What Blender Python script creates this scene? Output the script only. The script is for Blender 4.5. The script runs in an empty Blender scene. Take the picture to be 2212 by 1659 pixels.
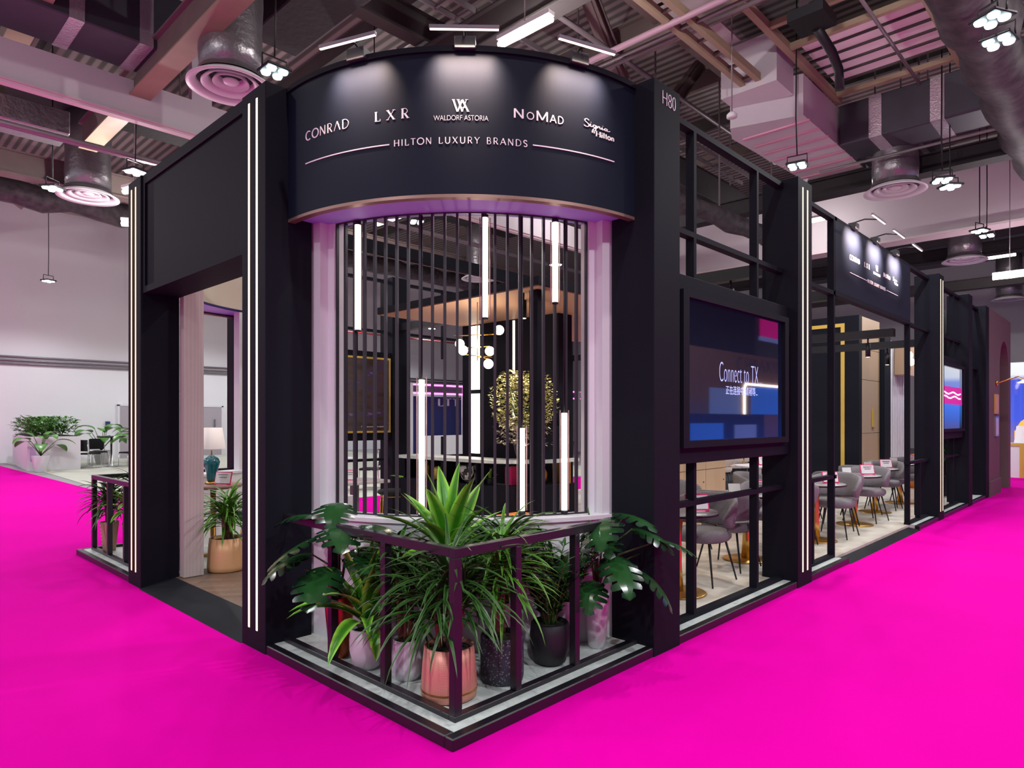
import bpy, math, random
from math import pi, sin, cos, radians as RD
from mathutils import Vector, Matrix

random.seed(7)
SC = bpy.context.scene
COL = SC.collection

# ------------------------------------------------------------------ camera
# world: x runs along the right-hand facade, y along the left-hand facade, corner of the booth plinth at the origin
cam_d = bpy.data.cameras.new('camera')
cam = bpy.data.objects.new('camera', cam_d)
COL.objects.link(cam)
cam.location = (-2.099, -2.411, 1.6)
FWD = Vector((0.7210, 0.6929, 0))
cam.rotation_euler = FWD.to_track_quat('-Z', 'Y').to_euler()
cam_d.sensor_width = 36.0
cam_d.lens = 36.0 * 1437 / 2212
cam_d.shift_y = 76.5 / 2212
cam_d.clip_end = 200
SC.camera = cam

# ------------------------------------------------------------------ world, exposure
SC.view_settings.view_transform = 'Standard'
SC.view_settings.look = 'None'
SC.view_settings.gamma = 1
SC.view_settings.exposure = 0.0
SC.view_settings.use_curve_mapping = False
wd = bpy.data.worlds.new('hall_air')
SC.world = wd
wd.use_nodes = True
bg = wd.node_tree.nodes['Background']
bg.inputs[0].default_value = (0.60, 0.59, 0.66, 1)
bg.inputs[1].default_value = 0.95
SC.cycles.max_bounces = 6
SC.cycles.diffuse_bounces = 3
SC.cycles.glossy_bounces = 3
SC.cycles.transmission_bounces = 4
SC.cycles.transparent_max_bounces = 8
SC.cycles.caustics_reflective = False
SC.cycles.caustics_refractive = False
SC.cycles.sample_clamp_indirect = 4.0

FLOOD_W = 205      # each hall flood light
SPOT_W = 45        # booth track spots

# ------------------------------------------------------------------ materials
def nmat(name):
    m = bpy.data.materials.new(name); m.use_nodes = True
    return m, m.node_tree, m.node_tree.nodes['Principled BSDF']

def S(c):
    """sRGB 0-255 to linear."""
    r = []
    for v in c:
        v = v / 255
        r.append(v / 12.92 if v < .04045 else ((v + .055) / 1.055) ** 2.4)
    return tuple(r)

def mat(name, col, rough=.5, metal=0., spec=.5, noise=0., scale=8., bump=0., bscale=60., coat=0.):
    m, t, b = nmat(name)
    b.inputs['Base Color'].default_value = (*col, 1)
    b.inputs['Roughness'].default_value = rough
    b.inputs['Metallic'].default_value = metal
    b.inputs['Specular IOR Level'].default_value = spec
    b.inputs['Coat Weight'].default_value = coat
    tc = t.nodes.new('ShaderNodeTexCoord')
    if noise:
        n = t.nodes.new('ShaderNodeTexNoise'); n.inputs['Scale'].default_value = scale; n.inputs['Detail'].default_value = 5
        t.links.new(tc.outputs['Object'], n.inputs['Vector'])
        mx = t.nodes.new('ShaderNodeMix'); mx.data_type = 'RGBA'
        mx.inputs[6].default_value = (*[c * (1 - noise) for c in col], 1)
        mx.inputs[7].default_value = (*[min(1, c * (1 + noise)) for c in col], 1)
        t.links.new(n.outputs['Fac'], mx.inputs[0]); t.links.new(mx.outputs[2], b.inputs['Base Color'])
    if bump:
        n2 = t.nodes.new('ShaderNodeTexNoise'); n2.inputs['Scale'].default_value = bscale; n2.inputs['Detail'].default_value = 4
        t.links.new(tc.outputs['Object'], n2.inputs['Vector'])
        bp = t.nodes.new('ShaderNodeBump'); bp.inputs['Strength'].default_value = bump; bp.inputs['Distance'].default_value = .02
        t.links.new(n2.outputs['Fac'], bp.inputs['Height']); t.links.new(bp.outputs['Normal'], b.inputs['Normal'])
    return m

def emit(name, col, st):
    m, t, b = nmat(name)
    b.inputs['Base Color'].default_value = (*col, 1)
    b.inputs['Emission Color'].default_value = (*col, 1)
    b.inputs['Emission Strength'].default_value = st
    return m

def ramp_mat(name, kind, stops, scale=(1, 1, 1), rough=.5, metal=0, tex=None, emis=0, coord='Object', bump=0):
    """texture -> colour ramp -> base colour; kind 'wave', 'noise', 'brick', 'voronoi', 'grad', 'checker'."""
    m, t, b = nmat(name)
    tc = t.nodes.new('ShaderNodeTexCoord'); mp = t.nodes.new('ShaderNodeMapping')
    mp.inputs['Scale'].default_value = scale
    t.links.new(tc.outputs[coord], mp.inputs['Vector'])
    node = {'wave': 'ShaderNodeTexWave', 'noise': 'ShaderNodeTexNoise', 'voronoi': 'ShaderNodeTexVoronoi',
            'grad': 'ShaderNodeTexGradient'}[kind]
    n = t.nodes.new(node)
    for k, v in (tex or {}).items():
        if k in n.inputs: n.inputs[k].default_value = v
        else: setattr(n, k, v)
    t.links.new(mp.outputs['Vector'], n.inputs['Vector'])
    r = t.nodes.new('ShaderNodeValToRGB')
    e = r.color_ramp.elements
    while len(e) < len(stops): e.new(.5)
    for el, (p, c) in zip(e, stops):
        el.position = p; el.color = (*c, 1)
    out = n.outputs['Fac'] if 'Fac' in n.outputs else n.outputs['Distance']
    t.links.new(out, r.inputs['Fac'])
    t.links.new(r.outputs['Color'], b.inputs['Base Color'])
    if emis:
        t.links.new(r.outputs['Color'], b.inputs['Emission Color']); b.inputs['Emission Strength'].default_value = emis
    if bump:
        bp = t.nodes.new('ShaderNodeBump'); bp.inputs['Strength'].default_value = bump; bp.inputs['Distance'].default_value = .01
        t.links.new(out, bp.inputs['Height']); t.links.new(bp.outputs['Normal'], b.inputs['Normal'])
    b.inputs['Roughness'].default_value = rough; b.inputs['Metallic'].default_value = metal
    return m

def leafmat(name, c0, c1, rough=.35, lo=.15, hi=.9):
    """leaf blade: colour c0 at the midrib to c1 at the margin, through the mesh attribute 'across'."""
    m, t, b = nmat(name)
    a = t.nodes.new('ShaderNodeAttribute'); a.attribute_name = 'across'
    r = t.nodes.new('ShaderNodeValToRGB')
    r.color_ramp.elements[0].position = lo; r.color_ramp.elements[0].color = (*c0, 1)
    r.color_ramp.elements[1].position = hi; r.color_ramp.elements[1].color = (*c1, 1)
    t.links.new(a.outputs['Fac'], r.inputs['Fac'])
    n = t.nodes.new('ShaderNodeTexNoise'); n.inputs['Scale'].default_value = 9
    tc = t.nodes.new('ShaderNodeTexCoord'); t.links.new(tc.outputs['Object'], n.inputs['Vector'])
    hs = t.nodes.new('ShaderNodeHueSaturation')
    mr = t.nodes.new('ShaderNodeMapRange'); mr.inputs[3].default_value = .6; mr.inputs[4].default_value = 1.4
    t.links.new(n.outputs['Fac'], mr.inputs[0]); t.links.new(mr.outputs[0], hs.inputs['Value'])
    t.links.new(r.outputs['Color'], hs.inputs['Color']); t.links.new(hs.outputs['Color'], b.inputs['Base Color'])
    b.inputs['Roughness'].default_value = rough
    b.inputs['Subsurface Weight'].default_value = 0
    return m

M = {}
M['carpet'] = mat('magenta_carpet', (.74, .0006, .36), .95, spec=.02, noise=.10, scale=.55, bump=.15, bscale=300)
M['cream_floor'] = mat('cream_carpet', (.55, .55, .47), .9, noise=.06, scale=2)
M['grey_floor'] = mat('hall_concrete', (.32, .31, .32), .8, noise=.1, scale=1)
M['black'] = mat('charcoal_paint', (.0085, .0090, .0150), .65, spec=.10, noise=.12, scale=3)
M['blackm'] = mat('matt_black_metal', (.008, .008, .011), .45, spec=.4)
M['navy'] = mat('navy_charcoal_panel', (.0075, .0110, .0240), .55, spec=.14)
M['rim'] = mat('bronze_rim', S((150, 120, 110)), .4, .6)
M['white'] = mat('white_paint', (.72, .70, .74), .5)
M['soffit_tint'] = mat('soffit_purple_light', S((166, 160, 232)), .6)  # purple light on the soffit put into its base colour
M['letter'] = mat('white_letter', (.85, .85, .87), .4)
M['led'] = emit('warm_led', (1.0, .74, .46), 1.9)
M['tube'] = emit('tube_led', (1.0, .88, .72), 2.6)
M['cool'] = emit('cool_led', (.72, .95, 1.0), 14)
M['bulb'] = emit('globe_glow', (1.0, .90, .78), 5)
M['panel_light'] = emit('light_panel', (1.0, .93, .80), 2.6)
M['fluo'] = emit('fluorescent', (1.0, .90, .84), 6)
M['marble'] = ramp_mat('pale_marble', 'noise', [(.38, S((196, 204, 202))), (.6, S((216, 222, 218))), (.72, S((176, 184, 184)))], (3, 3, 3), .35, tex={'Scale': 2.2, 'Detail': 8.0, 'Distortion': 1.2})
M['marble_floor'] = ramp_mat('cream_marble_floor', 'noise', [(.35, S((214, 204, 190))), (.55, S((232, 225, 212))), (.72, S((196, 186, 172)))], (1, 1, 1), .3, tex={'Scale': 1.3, 'Detail': 8.0, 'Distortion': 1.5})
M['gold'] = mat('brushed_gold', S((214, 168, 88)), .3, .9)
M['goldpaint'] = mat('gold_trim', S((214, 178, 84)), .4, .3)
M['copper'] = mat('copper_metal', S((176, 92, 62)), .28, .85)
M['rose'] = mat('rose_copper', S((226, 132, 112)), .42, .35)
M['boucle'] = mat('grey_boucle', S((136, 132, 137)), .95, noise=.3, scale=120, bump=.8, bscale=160)
M['black_fabric'] = mat('black_fabric', (.01, .01, .012), .8)
M['blue_fabric'] = mat('blue_velvet', S((36, 60, 150)), .8)
M['navy_fabric'] = mat('navy_velvet', S((24, 28, 62)), .8)
M['orange'] = mat('orange_leather', S((208, 112, 36)), .5)
M['teal'] = mat('teal_ceramic', S((18, 104, 116)), .12, coat=.6)
M['shade'] = emit('lamp_shade', S((236, 226, 226)), .18)
M['soil'] = mat('soil', (.02, .014, .01), 1, noise=.5, scale=60, bump=.8)
M['trunk'] = mat('cane_bark', S((110, 84, 60)), .9, noise=.4, scale=30, bump=.6)
M['stalk'] = mat('green_stalk', S((60, 92, 34)), .6)
M['pot_white'] = mat('white_ceramic', (.62, .58, .62), .45, noise=.04)
M['pot_marble'] = ramp_mat('marble_pot', 'noise', [(.4, S((205, 200, 210))), (.6, S((225, 222, 228))), (.8, S((192, 190, 198)))], (8, 8, 8), .3, tex={'Scale': 1.5, 'Detail': 6.0, 'Distortion': 2.0})
M['pot_black'] = mat('black_pot', (.012, .010, .016), .55)
M['pot_grey'] = ramp_mat('terrazzo_pot', 'voronoi', [(.0, S((190, 190, 200))), (.25, S((96, 94, 108))), (.4, S((52, 50, 64)))], (14, 14, 14), .6)
M['pot_tan'] = mat('tan_pot', S((226, 176, 128)), .4, .15)
M['pot_beige'] = ramp_mat('fluted_beige_pot', 'wave', [(0, S((120, 84, 66))), (1, S((214, 176, 150)))], (14, 14, 0), .5)
M['leaf'] = leafmat('dracaena_leaf', S((26, 62, 24)), S((70, 112, 48)))
M['leaf_b'] = leafmat('bright_dracaena_leaf', S((52, 110, 24)), S((104, 156, 56)))
M['leaf_lemon'] = leafmat('lemon_striped_leaf', S((58, 128, 26)), S((150, 210, 72)), lo=.3, hi=.85)
M['leaf_mon'] = leafmat('monstera_leaf', S((34, 78, 36)), S((14, 42, 24)), .2)
M['leaf_zz'] = leafmat('zz_leaf', S((44, 96, 30)), S((24, 66, 26)), .25)
M['leaf_bush'] = leafmat('bush_leaf', S((86, 148, 52)), S((64, 116, 42)))
M['leaf_yellow'] = leafmat('pale_spray', S((236, 230, 160)), S((214, 214, 140)))
M['spray_white'] = leafmat('white_spray', S((225, 214, 190)), S((205, 190, 170)))
M['herring'] = None
M['taupe'] = mat('taupe_wall', S((150, 116, 108)), .7)
M['brown_wall'] = mat('brown_mauve_wall', S((104, 86, 86)), .7)
M['arch_in'] = mat('arch_maroon', S((40, 16, 24)), .7)
M['beige'] = mat('beige_wall', S((206, 192, 176)), .7)
M['grey_wood'] = ramp_mat('pale_grey_wood', 'wave', [(0, S((190, 178, 174))), (1, S((198, 187, 183)))], (9, 9, .4), .6, tex={'Scale': 1.0, 'Distortion': 6.0, 'Detail': 3.0})
M['oak'] = ramp_mat('light_oak', 'wave', [(0, S((184, 152, 122))), (1, S((198, 168, 138)))], (7, 7, .4), .5, tex={'Scale': 1.2, 'Distortion': 5.0, 'Detail': 3.0})
M['wall'] = mat('hall_wall_white', S((226, 224, 228)), .85, noise=.03, scale=.6)
M['bulk'] = mat('bulkhead_white', S((214, 206, 212)), .8, noise=.03, scale=.5)
M['bulk_trim'] = mat('bulkhead_flange', S((214, 196, 200)), .6)
M['steel'] = mat('painted_steel_mauve', S((118, 104, 100)), .6, noise=.18, scale=3)
M['steel_tan'] = mat('painted_steel_tan', S((160, 142, 118)), .6, noise=.15, scale=3)
M['steel_dark'] = mat('dark_steel', S((66, 60, 60)), .6, noise=.2, scale=4)
M['deck'] = ramp_mat('ceiling_deck', 'wave', [(.2, S((80, 72, 72))), (.8, S((146, 134, 132)))], (1, 0, 0), .7, tex={'Scale': 1.3})
M['foil'] = mat('duct_foil', S((150, 146, 150)), .32, .75, noise=.2, scale=5, bump=.6, bscale=14)
M['foil_bright'] = mat('bright_foil_tape', S((226, 218, 226)), .25, .7, bump=.5, bscale=25)
M['duct_dark'] = mat('dark_duct', S((72, 72, 82)), .5, .3, noise=.2, scale=3)
M['duct_black'] = mat('black_wrapped_duct', S((36, 33, 36)), .7, noise=.3, scale=4, bump=.6, bscale=8)
M['duct_white'] = mat('white_duct', S((208, 202, 208)), .5, noise=.06, scale=2)
M['rib_pink'] = mat('duct_rib', S((236, 176, 200)), .4, .3)
M['wrap'] = ramp_mat('wrapped_flex_duct', 'noise', [(.3, S((44, 40, 44))), (.7, S((84, 78, 82)))], (3, 3, 3), .6, .05, tex={'Scale': 2.0, 'Detail': 5.0}, bump=.8)
M['diffuser'] = mat('diffuser_white', S((226, 220, 226)), .5)
M['mesh_panel'] = mat('bright_deck_panel', S((244, 238, 238)), .6, noise=.08, scale=2)
M['pipe_pink'] = mat('pink_pipe', S((160, 126, 142)), .5)
M['pipe'] = mat('grey_pipe', S((136, 128, 132)), .45, .4)
M['pipe_red'] = mat('red_pipe', S((190, 50, 50)), .5)
M['blue_box'] = mat('blue_sheet', S((50, 80, 160)), .6)
M['card'] = mat('white_card', (.8, .78, .8), .5)
M['card_pink'] = mat('magenta_card', S((226, 40, 110)), .5)
M['grey_metal'] = mat('grey_metal', S((128, 122, 130)), .4, .5)
M['door_grey'] = mat('grey_door', S((170, 160, 168)), .6)
M['dark_base'] = mat('dark_skirting', S((70, 66, 74)), .7)
M['chrome'] = mat('chrome', (.7, .7, .72), .2, 1)
M['neon'] = emit('magenta_neon', (1.0, .12, .75), 5)
M['blue_panel'] = mat('blue_panel', S((36, 50, 110)), .5)
M['pink_panel'] = mat('pink_panel', S((200, 40, 130)), .5)
M['lav_panel'] = mat('lavender_panel', S((200, 176, 220)), .6)
M['navy_letter'] = mat('pale_letter', (.8, .8, .85), .5)
M['glassdark'] = mat('clear_tube', S((180, 150, 150)), .15, spec=.6)
M['slat'] = mat('aubergine_slat', (.030, .024, .034), .35, spec=.5)
M['railpaint'] = mat('black_satin_rail', (.012, .009, .015), .35, spec=.5)
M['ramp'] = mat('dark_rubber_ramp', (.009, .0105, .0155), .7, spec=.25, noise=.15, scale=10)
M['plinth'] = mat('black_plinth', (.009, .008, .012), .35, spec=.5)
M['brown_canopy'] = mat('canopy_bronze_soffit', S((186, 146, 116)), .5)

def screen_mat(name, top, mid, bot, z0, z1, st):
    """a display's own picture: vertical gradient in world z."""
    m, t, b = nmat(name)
    g = t.nodes.new('ShaderNodeNewGeometry'); sx = t.nodes.new('ShaderNodeSeparateXYZ')
    t.links.new(g.outputs['Position'], sx.inputs[0])
    mr = t.nodes.new('ShaderNodeMapRange'); mr.inputs[1].default_value = z0; mr.inputs[2].default_value = z1
    t.links.new(sx.outputs['Z'], mr.inputs[0])
    r = t.nodes.new('ShaderNodeValToRGB'); e = r.color_ramp.elements; e.new(.5)
    for el, (p, c) in zip(e, [(0, bot), (.35, mid), (1, top)]):
        el.position = p; el.color = (*c, 1)
    t.links.new(mr.outputs[0], r.inputs['Fac'])
    b.inputs['Base Color'].default_value = (.004, .004, .006, 1)
    t.links.new(r.outputs['Color'], b.inputs['Emission Color']); b.inputs['Emission Strength'].default_value = st
    b.inputs['Roughness'].default_value = .03; b.inputs['Specular IOR Level'].default_value = .8
    return m

def herring():
    m, t, b = nmat('herringbone_wood')
    tc = t.nodes.new('ShaderNodeTexCoord'); mp = t.nodes.new('ShaderNodeMapping')
    mp.inputs['Rotation'].default_value = (0, 0, RD(38)); mp.inputs['Scale'].default_value = (1, 1, 1)
    t.links.new(tc.outputs['Object'], mp.inputs['Vector'])
    br = t.nodes.new('ShaderNodeTexBrick')
    br.inputs['Scale'].default_value = 3; br.inputs['Mortar Size'].default_value = .006
    br.inputs['Brick Width'].default_value = 1.1; br.inputs['Row Height'].default_value = .25
    br.inputs['Color1'].default_value = (*S((132, 108, 92)), 1); br.inputs['Color2'].default_value = (*S((108, 86, 74)), 1)
    br.inputs['Mortar'].default_value = (*S((78, 62, 54)), 1)
    t.links.new(mp.outputs['Vector'], br.inputs['Vector']); t.links.new(br.outputs['Color'], b.inputs['Base Color'])
    b.inputs['Roughness'].default_value = .4
    return m
M['herring'] = herring()

def perforated():
    m, t, b = nmat('perforated_rose_copper')
    tc = t.nodes.new('ShaderNodeTexCoord'); mp = t.nodes.new('ShaderNodeMapping')
    sx = t.nodes.new('ShaderNodeSeparateXYZ'); t.links.new(tc.outputs['Object'], sx.inputs[0])
    at = t.nodes.new('ShaderNodeMath'); at.operation = 'ARCTAN2'
    t.links.new(sx.outputs['Y'], at.inputs[0]); t.links.new(sx.outputs['X'], at.inputs[1])
    cb = t.nodes.new('ShaderNodeCombineXYZ'); mu = t.nodes.new('ShaderNodeMath'); mu.operation = 'MULTIPLY'; mu.inputs[1].default_value = .157
    t.links.new(at.outputs[0], mu.inputs[0]); t.links.new(mu.outputs[0], cb.inputs['X']); t.links.new(sx.outputs['Z'], cb.inputs['Y'])
    v = t.nodes.new('ShaderNodeTexVoronoi'); v.inputs['Scale'].default_value = 190; v.inputs['Randomness'].default_value = 0
    t.links.new(cb.outputs[0], v.inputs['Vector'])
    r = t.nodes.new('ShaderNodeValToRGB')
    r.color_ramp.elements[0].position = .25; r.color_ramp.elements[0].color = (*S((176, 104, 90)), 1)
    r.color_ramp.elements[1].position = .42; r.color_ramp.elements[1].color = (*S((240, 168, 150)), 1)
    t.links.new(v.outputs['Distance'], r.inputs['Fac']); t.links.new(r.outputs['Color'], b.inputs['Base Color'])
    b.inputs['Roughness'].default_value = .4; b.inputs['Metallic'].default_value = .25
    return m
M['perforated'] = perforated()

# ------------------------------------------------------------------ mesh builder
class MB:
    def __init__(s): s.v = []; s.f = []; s.sm = []; s.a = []
    def add(s, vs, fs, smooth=False, across=None):
        o = len(s.v); s.v += [tuple(p) for p in vs]
        s.f += [tuple(i + o for i in f) for f in fs]; s.sm += [smooth] * len(fs)
        s.a += list(across) if across else [0.] * len(vs)
        return s
    def box(s, a, b):
        x0, y0, z0 = [min(p, q) for p, q in zip(a, b)]; x1, y1, z1 = [max(p, q) for p, q in zip(a, b)]
        return s.add([(x0, y0, z0), (x1, y0, z0), (x1, y1, z0), (x0, y1, z0), (x0, y0, z1), (x1, y0, z1), (x1, y1, z1), (x0, y1, z1)],
                     [(0, 3, 2, 1), (4, 5, 6, 7), (0, 1, 5, 4), (1, 2, 6, 5), (2, 3, 7, 6), (3, 0, 4, 7)])
    def obox(s, c, size, mtx):
        o = len(s.v); h = [q / 2 for q in size]
        s.box((-h[0], -h[1], -h[2]), (h[0], h[1], h[2]))
        for i in range(o, len(s.v)): s.v[i] = tuple(mtx @ Vector(s.v[i]) + Vector(c))
        return s
    def bar(s, p, q, w, h, up=(0, 0, 1)):
        """box of section w x h along p-q."""
        p = Vector(p); q = Vector(q); d = (q - p); L = d.length; d.normalize()
        side = d.cross(Vector(up)); 
        if side.length < 1e-4: side = d.cross(Vector((1, 0, 0)))
        side.normalize(); u = side.cross(d)
        vs = [e + side * sx * w / 2 + u * sz * h / 2 for e in (p, q) for sx, sz in ((-1, -1), (1, -1), (1, 1), (-1, 1))]
        return s.add(vs, [(0, 1, 2, 3), (7, 6, 5, 4), (0, 4, 5, 1), (1, 5, 6, 2), (2, 6, 7, 3), (3, 7, 4, 0)])
    def tube(s, pts, r, n=8, cap=True, smooth=True):
        pts = [Vector(p) for p in pts]; rs = r if isinstance(r, (list, tuple)) else [r] * len(pts)
        vs = []; prev = None
        for i, p in enumerate(pts):
            d = (pts[min(i + 1, len(pts) - 1)] - pts[max(i - 1, 0)]).normalized()
            if prev is None:
                prev = d.cross(Vector((0, 0, 1)))
                if prev.length < 1e-3: prev = d.cross(Vector((1, 0, 0)))
            a = (prev - d * prev.dot(d)).normalized(); prev = a; b = d.cross(a)
            vs += [p + (a * cos(2 * pi * k / n) + b * sin(2 * pi * k / n)) * rs[i] for k in range(n)]
        fs = [(i * n + k, i * n + (k + 1) % n, (i + 1) * n + (k + 1) % n, (i + 1) * n + k) for i in range(len(pts) - 1) for k in range(n)]
        s.add(vs, fs, smooth)
        if cap:
            o = len(s.v) - len(vs)
            s.f += [tuple(o + k for k in reversed(range(n))), tuple(o + len(vs) - n + k for k in range(n))]; s.sm += [False, False]
        return s
    def lathe(s, prof, c=(0, 0, 0), n=32, smooth=True, cap=True):
        vs = [(c[0] + r * cos(2 * pi * k / n), c[1] + r * sin(2 * pi * k / n), c[2] + z) for r, z in prof for k in range(n)]
        fs = [(i * n + k, i * n + (k + 1) % n, (i + 1) * n + (k + 1) % n, (i + 1) * n + k) for i in range(len(prof) - 1) for k in range(n)]
        o = len(s.v); s.add(vs, fs, smooth)
        if cap:
            s.f += [tuple(o + k for k in reversed(range(n))), tuple(o + (len(prof) - 1) * n + k for k in range(n))]; s.sm += [False, False]
        return s
    def sphere(s, c, r, n=16, sq=(1, 1, 1)):
        m = n // 2
        prof = [(max(1e-4, sin(pi * i / m)), -cos(pi * i / m)) for i in range(m + 1)]
        o = len(s.v); s.lathe(prof, n=n, cap=False)
        for i in range(o, len(s.v)):
            p = s.v[i]; s.v[i] = (c[0] + p[0] * r * sq[0], c[1] + p[1] * r * sq[1], c[2] + p[2] * r * sq[2])
        return s
    def prism(s, poly, z0, z1):
        n = len(poly)
        vs = [(x, y, z0) for x, y in poly] + [(x, y, z1) for x, y in poly]
        fs = [tuple(reversed(range(n))), tuple(range(n, 2 * n))] + [(i, (i + 1) % n, n + (i + 1) % n, n + i) for i in range(n)]
        return s.add(vs, fs)
    def arcwall(s, A, r0, r1, a0, a1, z0, z1, seg=40, smooth=True):
        """curved slab around arc A between radii r0<r1 (r1 towards the aisle)."""
        vs = []
        for i in range(seg + 1):
            a = a0 + (a1 - a0) * i / seg
            for r in (r0, r1):
                for z in (z0, z1): p = A.pt(a, r); vs.append((p[0], p[1], z))
        fs = []
        for i in range(seg):
            o = i * 4; q = o + 4
            fs += [(o + 2, q + 2, q + 3, o + 3), (q, o, o + 1, q + 1), (o + 1, o + 3, q + 3, q + 1), (o, q, q + 2, o + 2)]
        fs += [(0, 2, 3, 1), (seg * 4 + 2, seg * 4, seg * 4 + 1, seg * 4 + 3)]
        s.add(vs, fs, False)
        return s

class Arc:
    """plan arc from A (end on the right seen from outside) to B bulging by sag towards the aisle corner."""
    def __init__(s, A, B, sag, out):
        A = Vector(A); B = Vector(B); m = (A + B) / 2; d = A - B; h = d.length / 2
        n = Vector((-d.y, d.x)).normalized()
        if n.dot(Vector(out)) > 0: n = -n
        s.R = (h * h + sag * sag) / (2 * sag); s.c = m + n * (s.R - sag); s.n = n; s.half = math.asin(h / s.R)
        s.t = d.normalized()
    def pt(s, a, r): return s.c + (-s.n * cos(a) + s.t * sin(a)) * r

ROOTS = {}
def prop(o, label=None, cat=None, group=None, kind=None):
    if label: o['label'] = label
    if cat: o['category'] = cat
    if group: o['group'] = group
    if kind: o['kind'] = kind
    return o
def thing(name, label, cat, loc=(0, 0, 0), rz=0, group=None, kind=None):
    o = bpy.data.objects.new(name, None); COL.objects.link(o)
    o.location = loc; o.rotation_euler = (0, 0, rz); o.empty_display_size = .1
    return prop(o, label, cat, group, kind)
def ob(name, mb, m, parent=None, world=False, bev=0, label=None, seg=1):
    """link the builder as ONE mesh object; world=True: coordinates are world ones and are moved into the (unrotated) parent's frame."""
    off = Vector((0, 0, 0))
    if world and parent is not None:
        q = parent
        while q is not None: off += Vector(q.location); q = q.parent
    me = bpy.data.meshes.new(name)
    me.from_pydata([tuple(Vector(p) - off) for p in mb.v], [], mb.f)
    me.polygons.foreach_set('use_smooth', mb.sm)
    if any(mb.a):
        at = me.attributes.new('across', 'FLOAT', 'POINT'); at.data.foreach_set('value', mb.a)
    me.materials.append(m); me.update()
    o = bpy.data.objects.new(name, me); COL.objects.link(o)
    if parent is not None: o.parent = parent
    if bev:
        b = o.modifiers.new('bevel', 'BEVEL'); b.width = bev; b.segments = seg; b.limit_method = 'ANGLE'
    if label: o['label'] = label
    return o
def solo(name, mb, m, label, cat, group=None, kind=None, bev=0, base=None):
    """a thing that is one mesh; its origin goes to the base."""
    if base is None:
        xs = [p[0] for p in mb.v]; ys = [p[1] for p in mb.v]; zs = [p[2] for p in mb.v]
        base = ((min(xs) + max(xs)) / 2, (min(ys) + max(ys)) / 2, min(zs))
    mb.v = [(p[0] - base[0], p[1] - base[1], p[2] - base[2]) for p in mb.v]
    o = ob(name, mb, m, bev=bev); o.location = base
    return prop(o, label, cat, group, kind)
def struct(name, mb, m, bev=0):
    o = ob(name, mb, m, bev=bev); o['kind'] = 'structure'; return o
def dup(root, loc, rz, label=None, group=None, scale=None):
    def cp(o, par):
        c = o.copy(); COL.objects.link(c)
        if par is not None: c.parent = par
        for ch in list(o.children): cp(ch, c)
        return c
    r = cp(root, None); r.location = loc; r.rotation_euler = (0, 0, rz)
    if scale: r.scale = (scale,) * 3
    if label: r['label'] = label
    if group: r['group'] = group
    return r
B = lambda a, b: MB().box(a, b)
def light(kind, loc, energy, col, parent=None, size=.1, spot=None, aim=None, blend=.6):
    d = bpy.data.lights.new('lamp_light', kind); d.energy = energy; d.color = col
    o = bpy.data.objects.new('lamp_light', d); COL.objects.link(o)
    if kind == 'AREA': d.shape = 'RECTANGLE'; d.size, d.size_y = size
    else: d.shadow_soft_size = size
    if spot: d.spot_size = spot; d.spot_blend = blend
    o.location = loc
    if aim is not None: o.rotation_euler = (Vector(aim) - Vector(loc)).to_track_quat('-Z', 'Y').to_euler()
    if parent is not None:
        o.parent = parent; o.location = Vector(loc) - Vector(parent.location)
    return o

# ------------------------------------------------------------------ lettering
def font_flat(txt, size, bold=0., sx=1., gap=1.):
    """the built-in font as flat polygons: verts (x, y) and faces."""
    cu = bpy.data.curves.new('txt', 'FONT'); cu.body = txt; cu.size = size; cu.offset = bold; cu.space_character = gap; cu.fill_mode = 'FRONT'
    o = bpy.data.objects.new('txt', cu); COL.objects.link(o)
    dg = bpy.context.evaluated_depsgraph_get(); dg.update()
    me = bpy.data.meshes.new_from_object(o.evaluated_get(dg))
    vs = [(v.co.x * sx, v.co.y) for v in me.vertices]; fs = [tuple(p.vertices) for p in me.polygons]
    bpy.data.objects.remove(o); bpy.data.curves.remove(cu); bpy.data.meshes.remove(me)
    return vs, fs
def ell(cx, cy, rx, ry, a0, a1, n=18):
    return [(cx + rx * cos(RD(a0 + (a1 - a0) * i / n)), cy + ry * sin(RD(a0 + (a1 - a0) * i / n))) for i in range(n + 1)]
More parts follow.
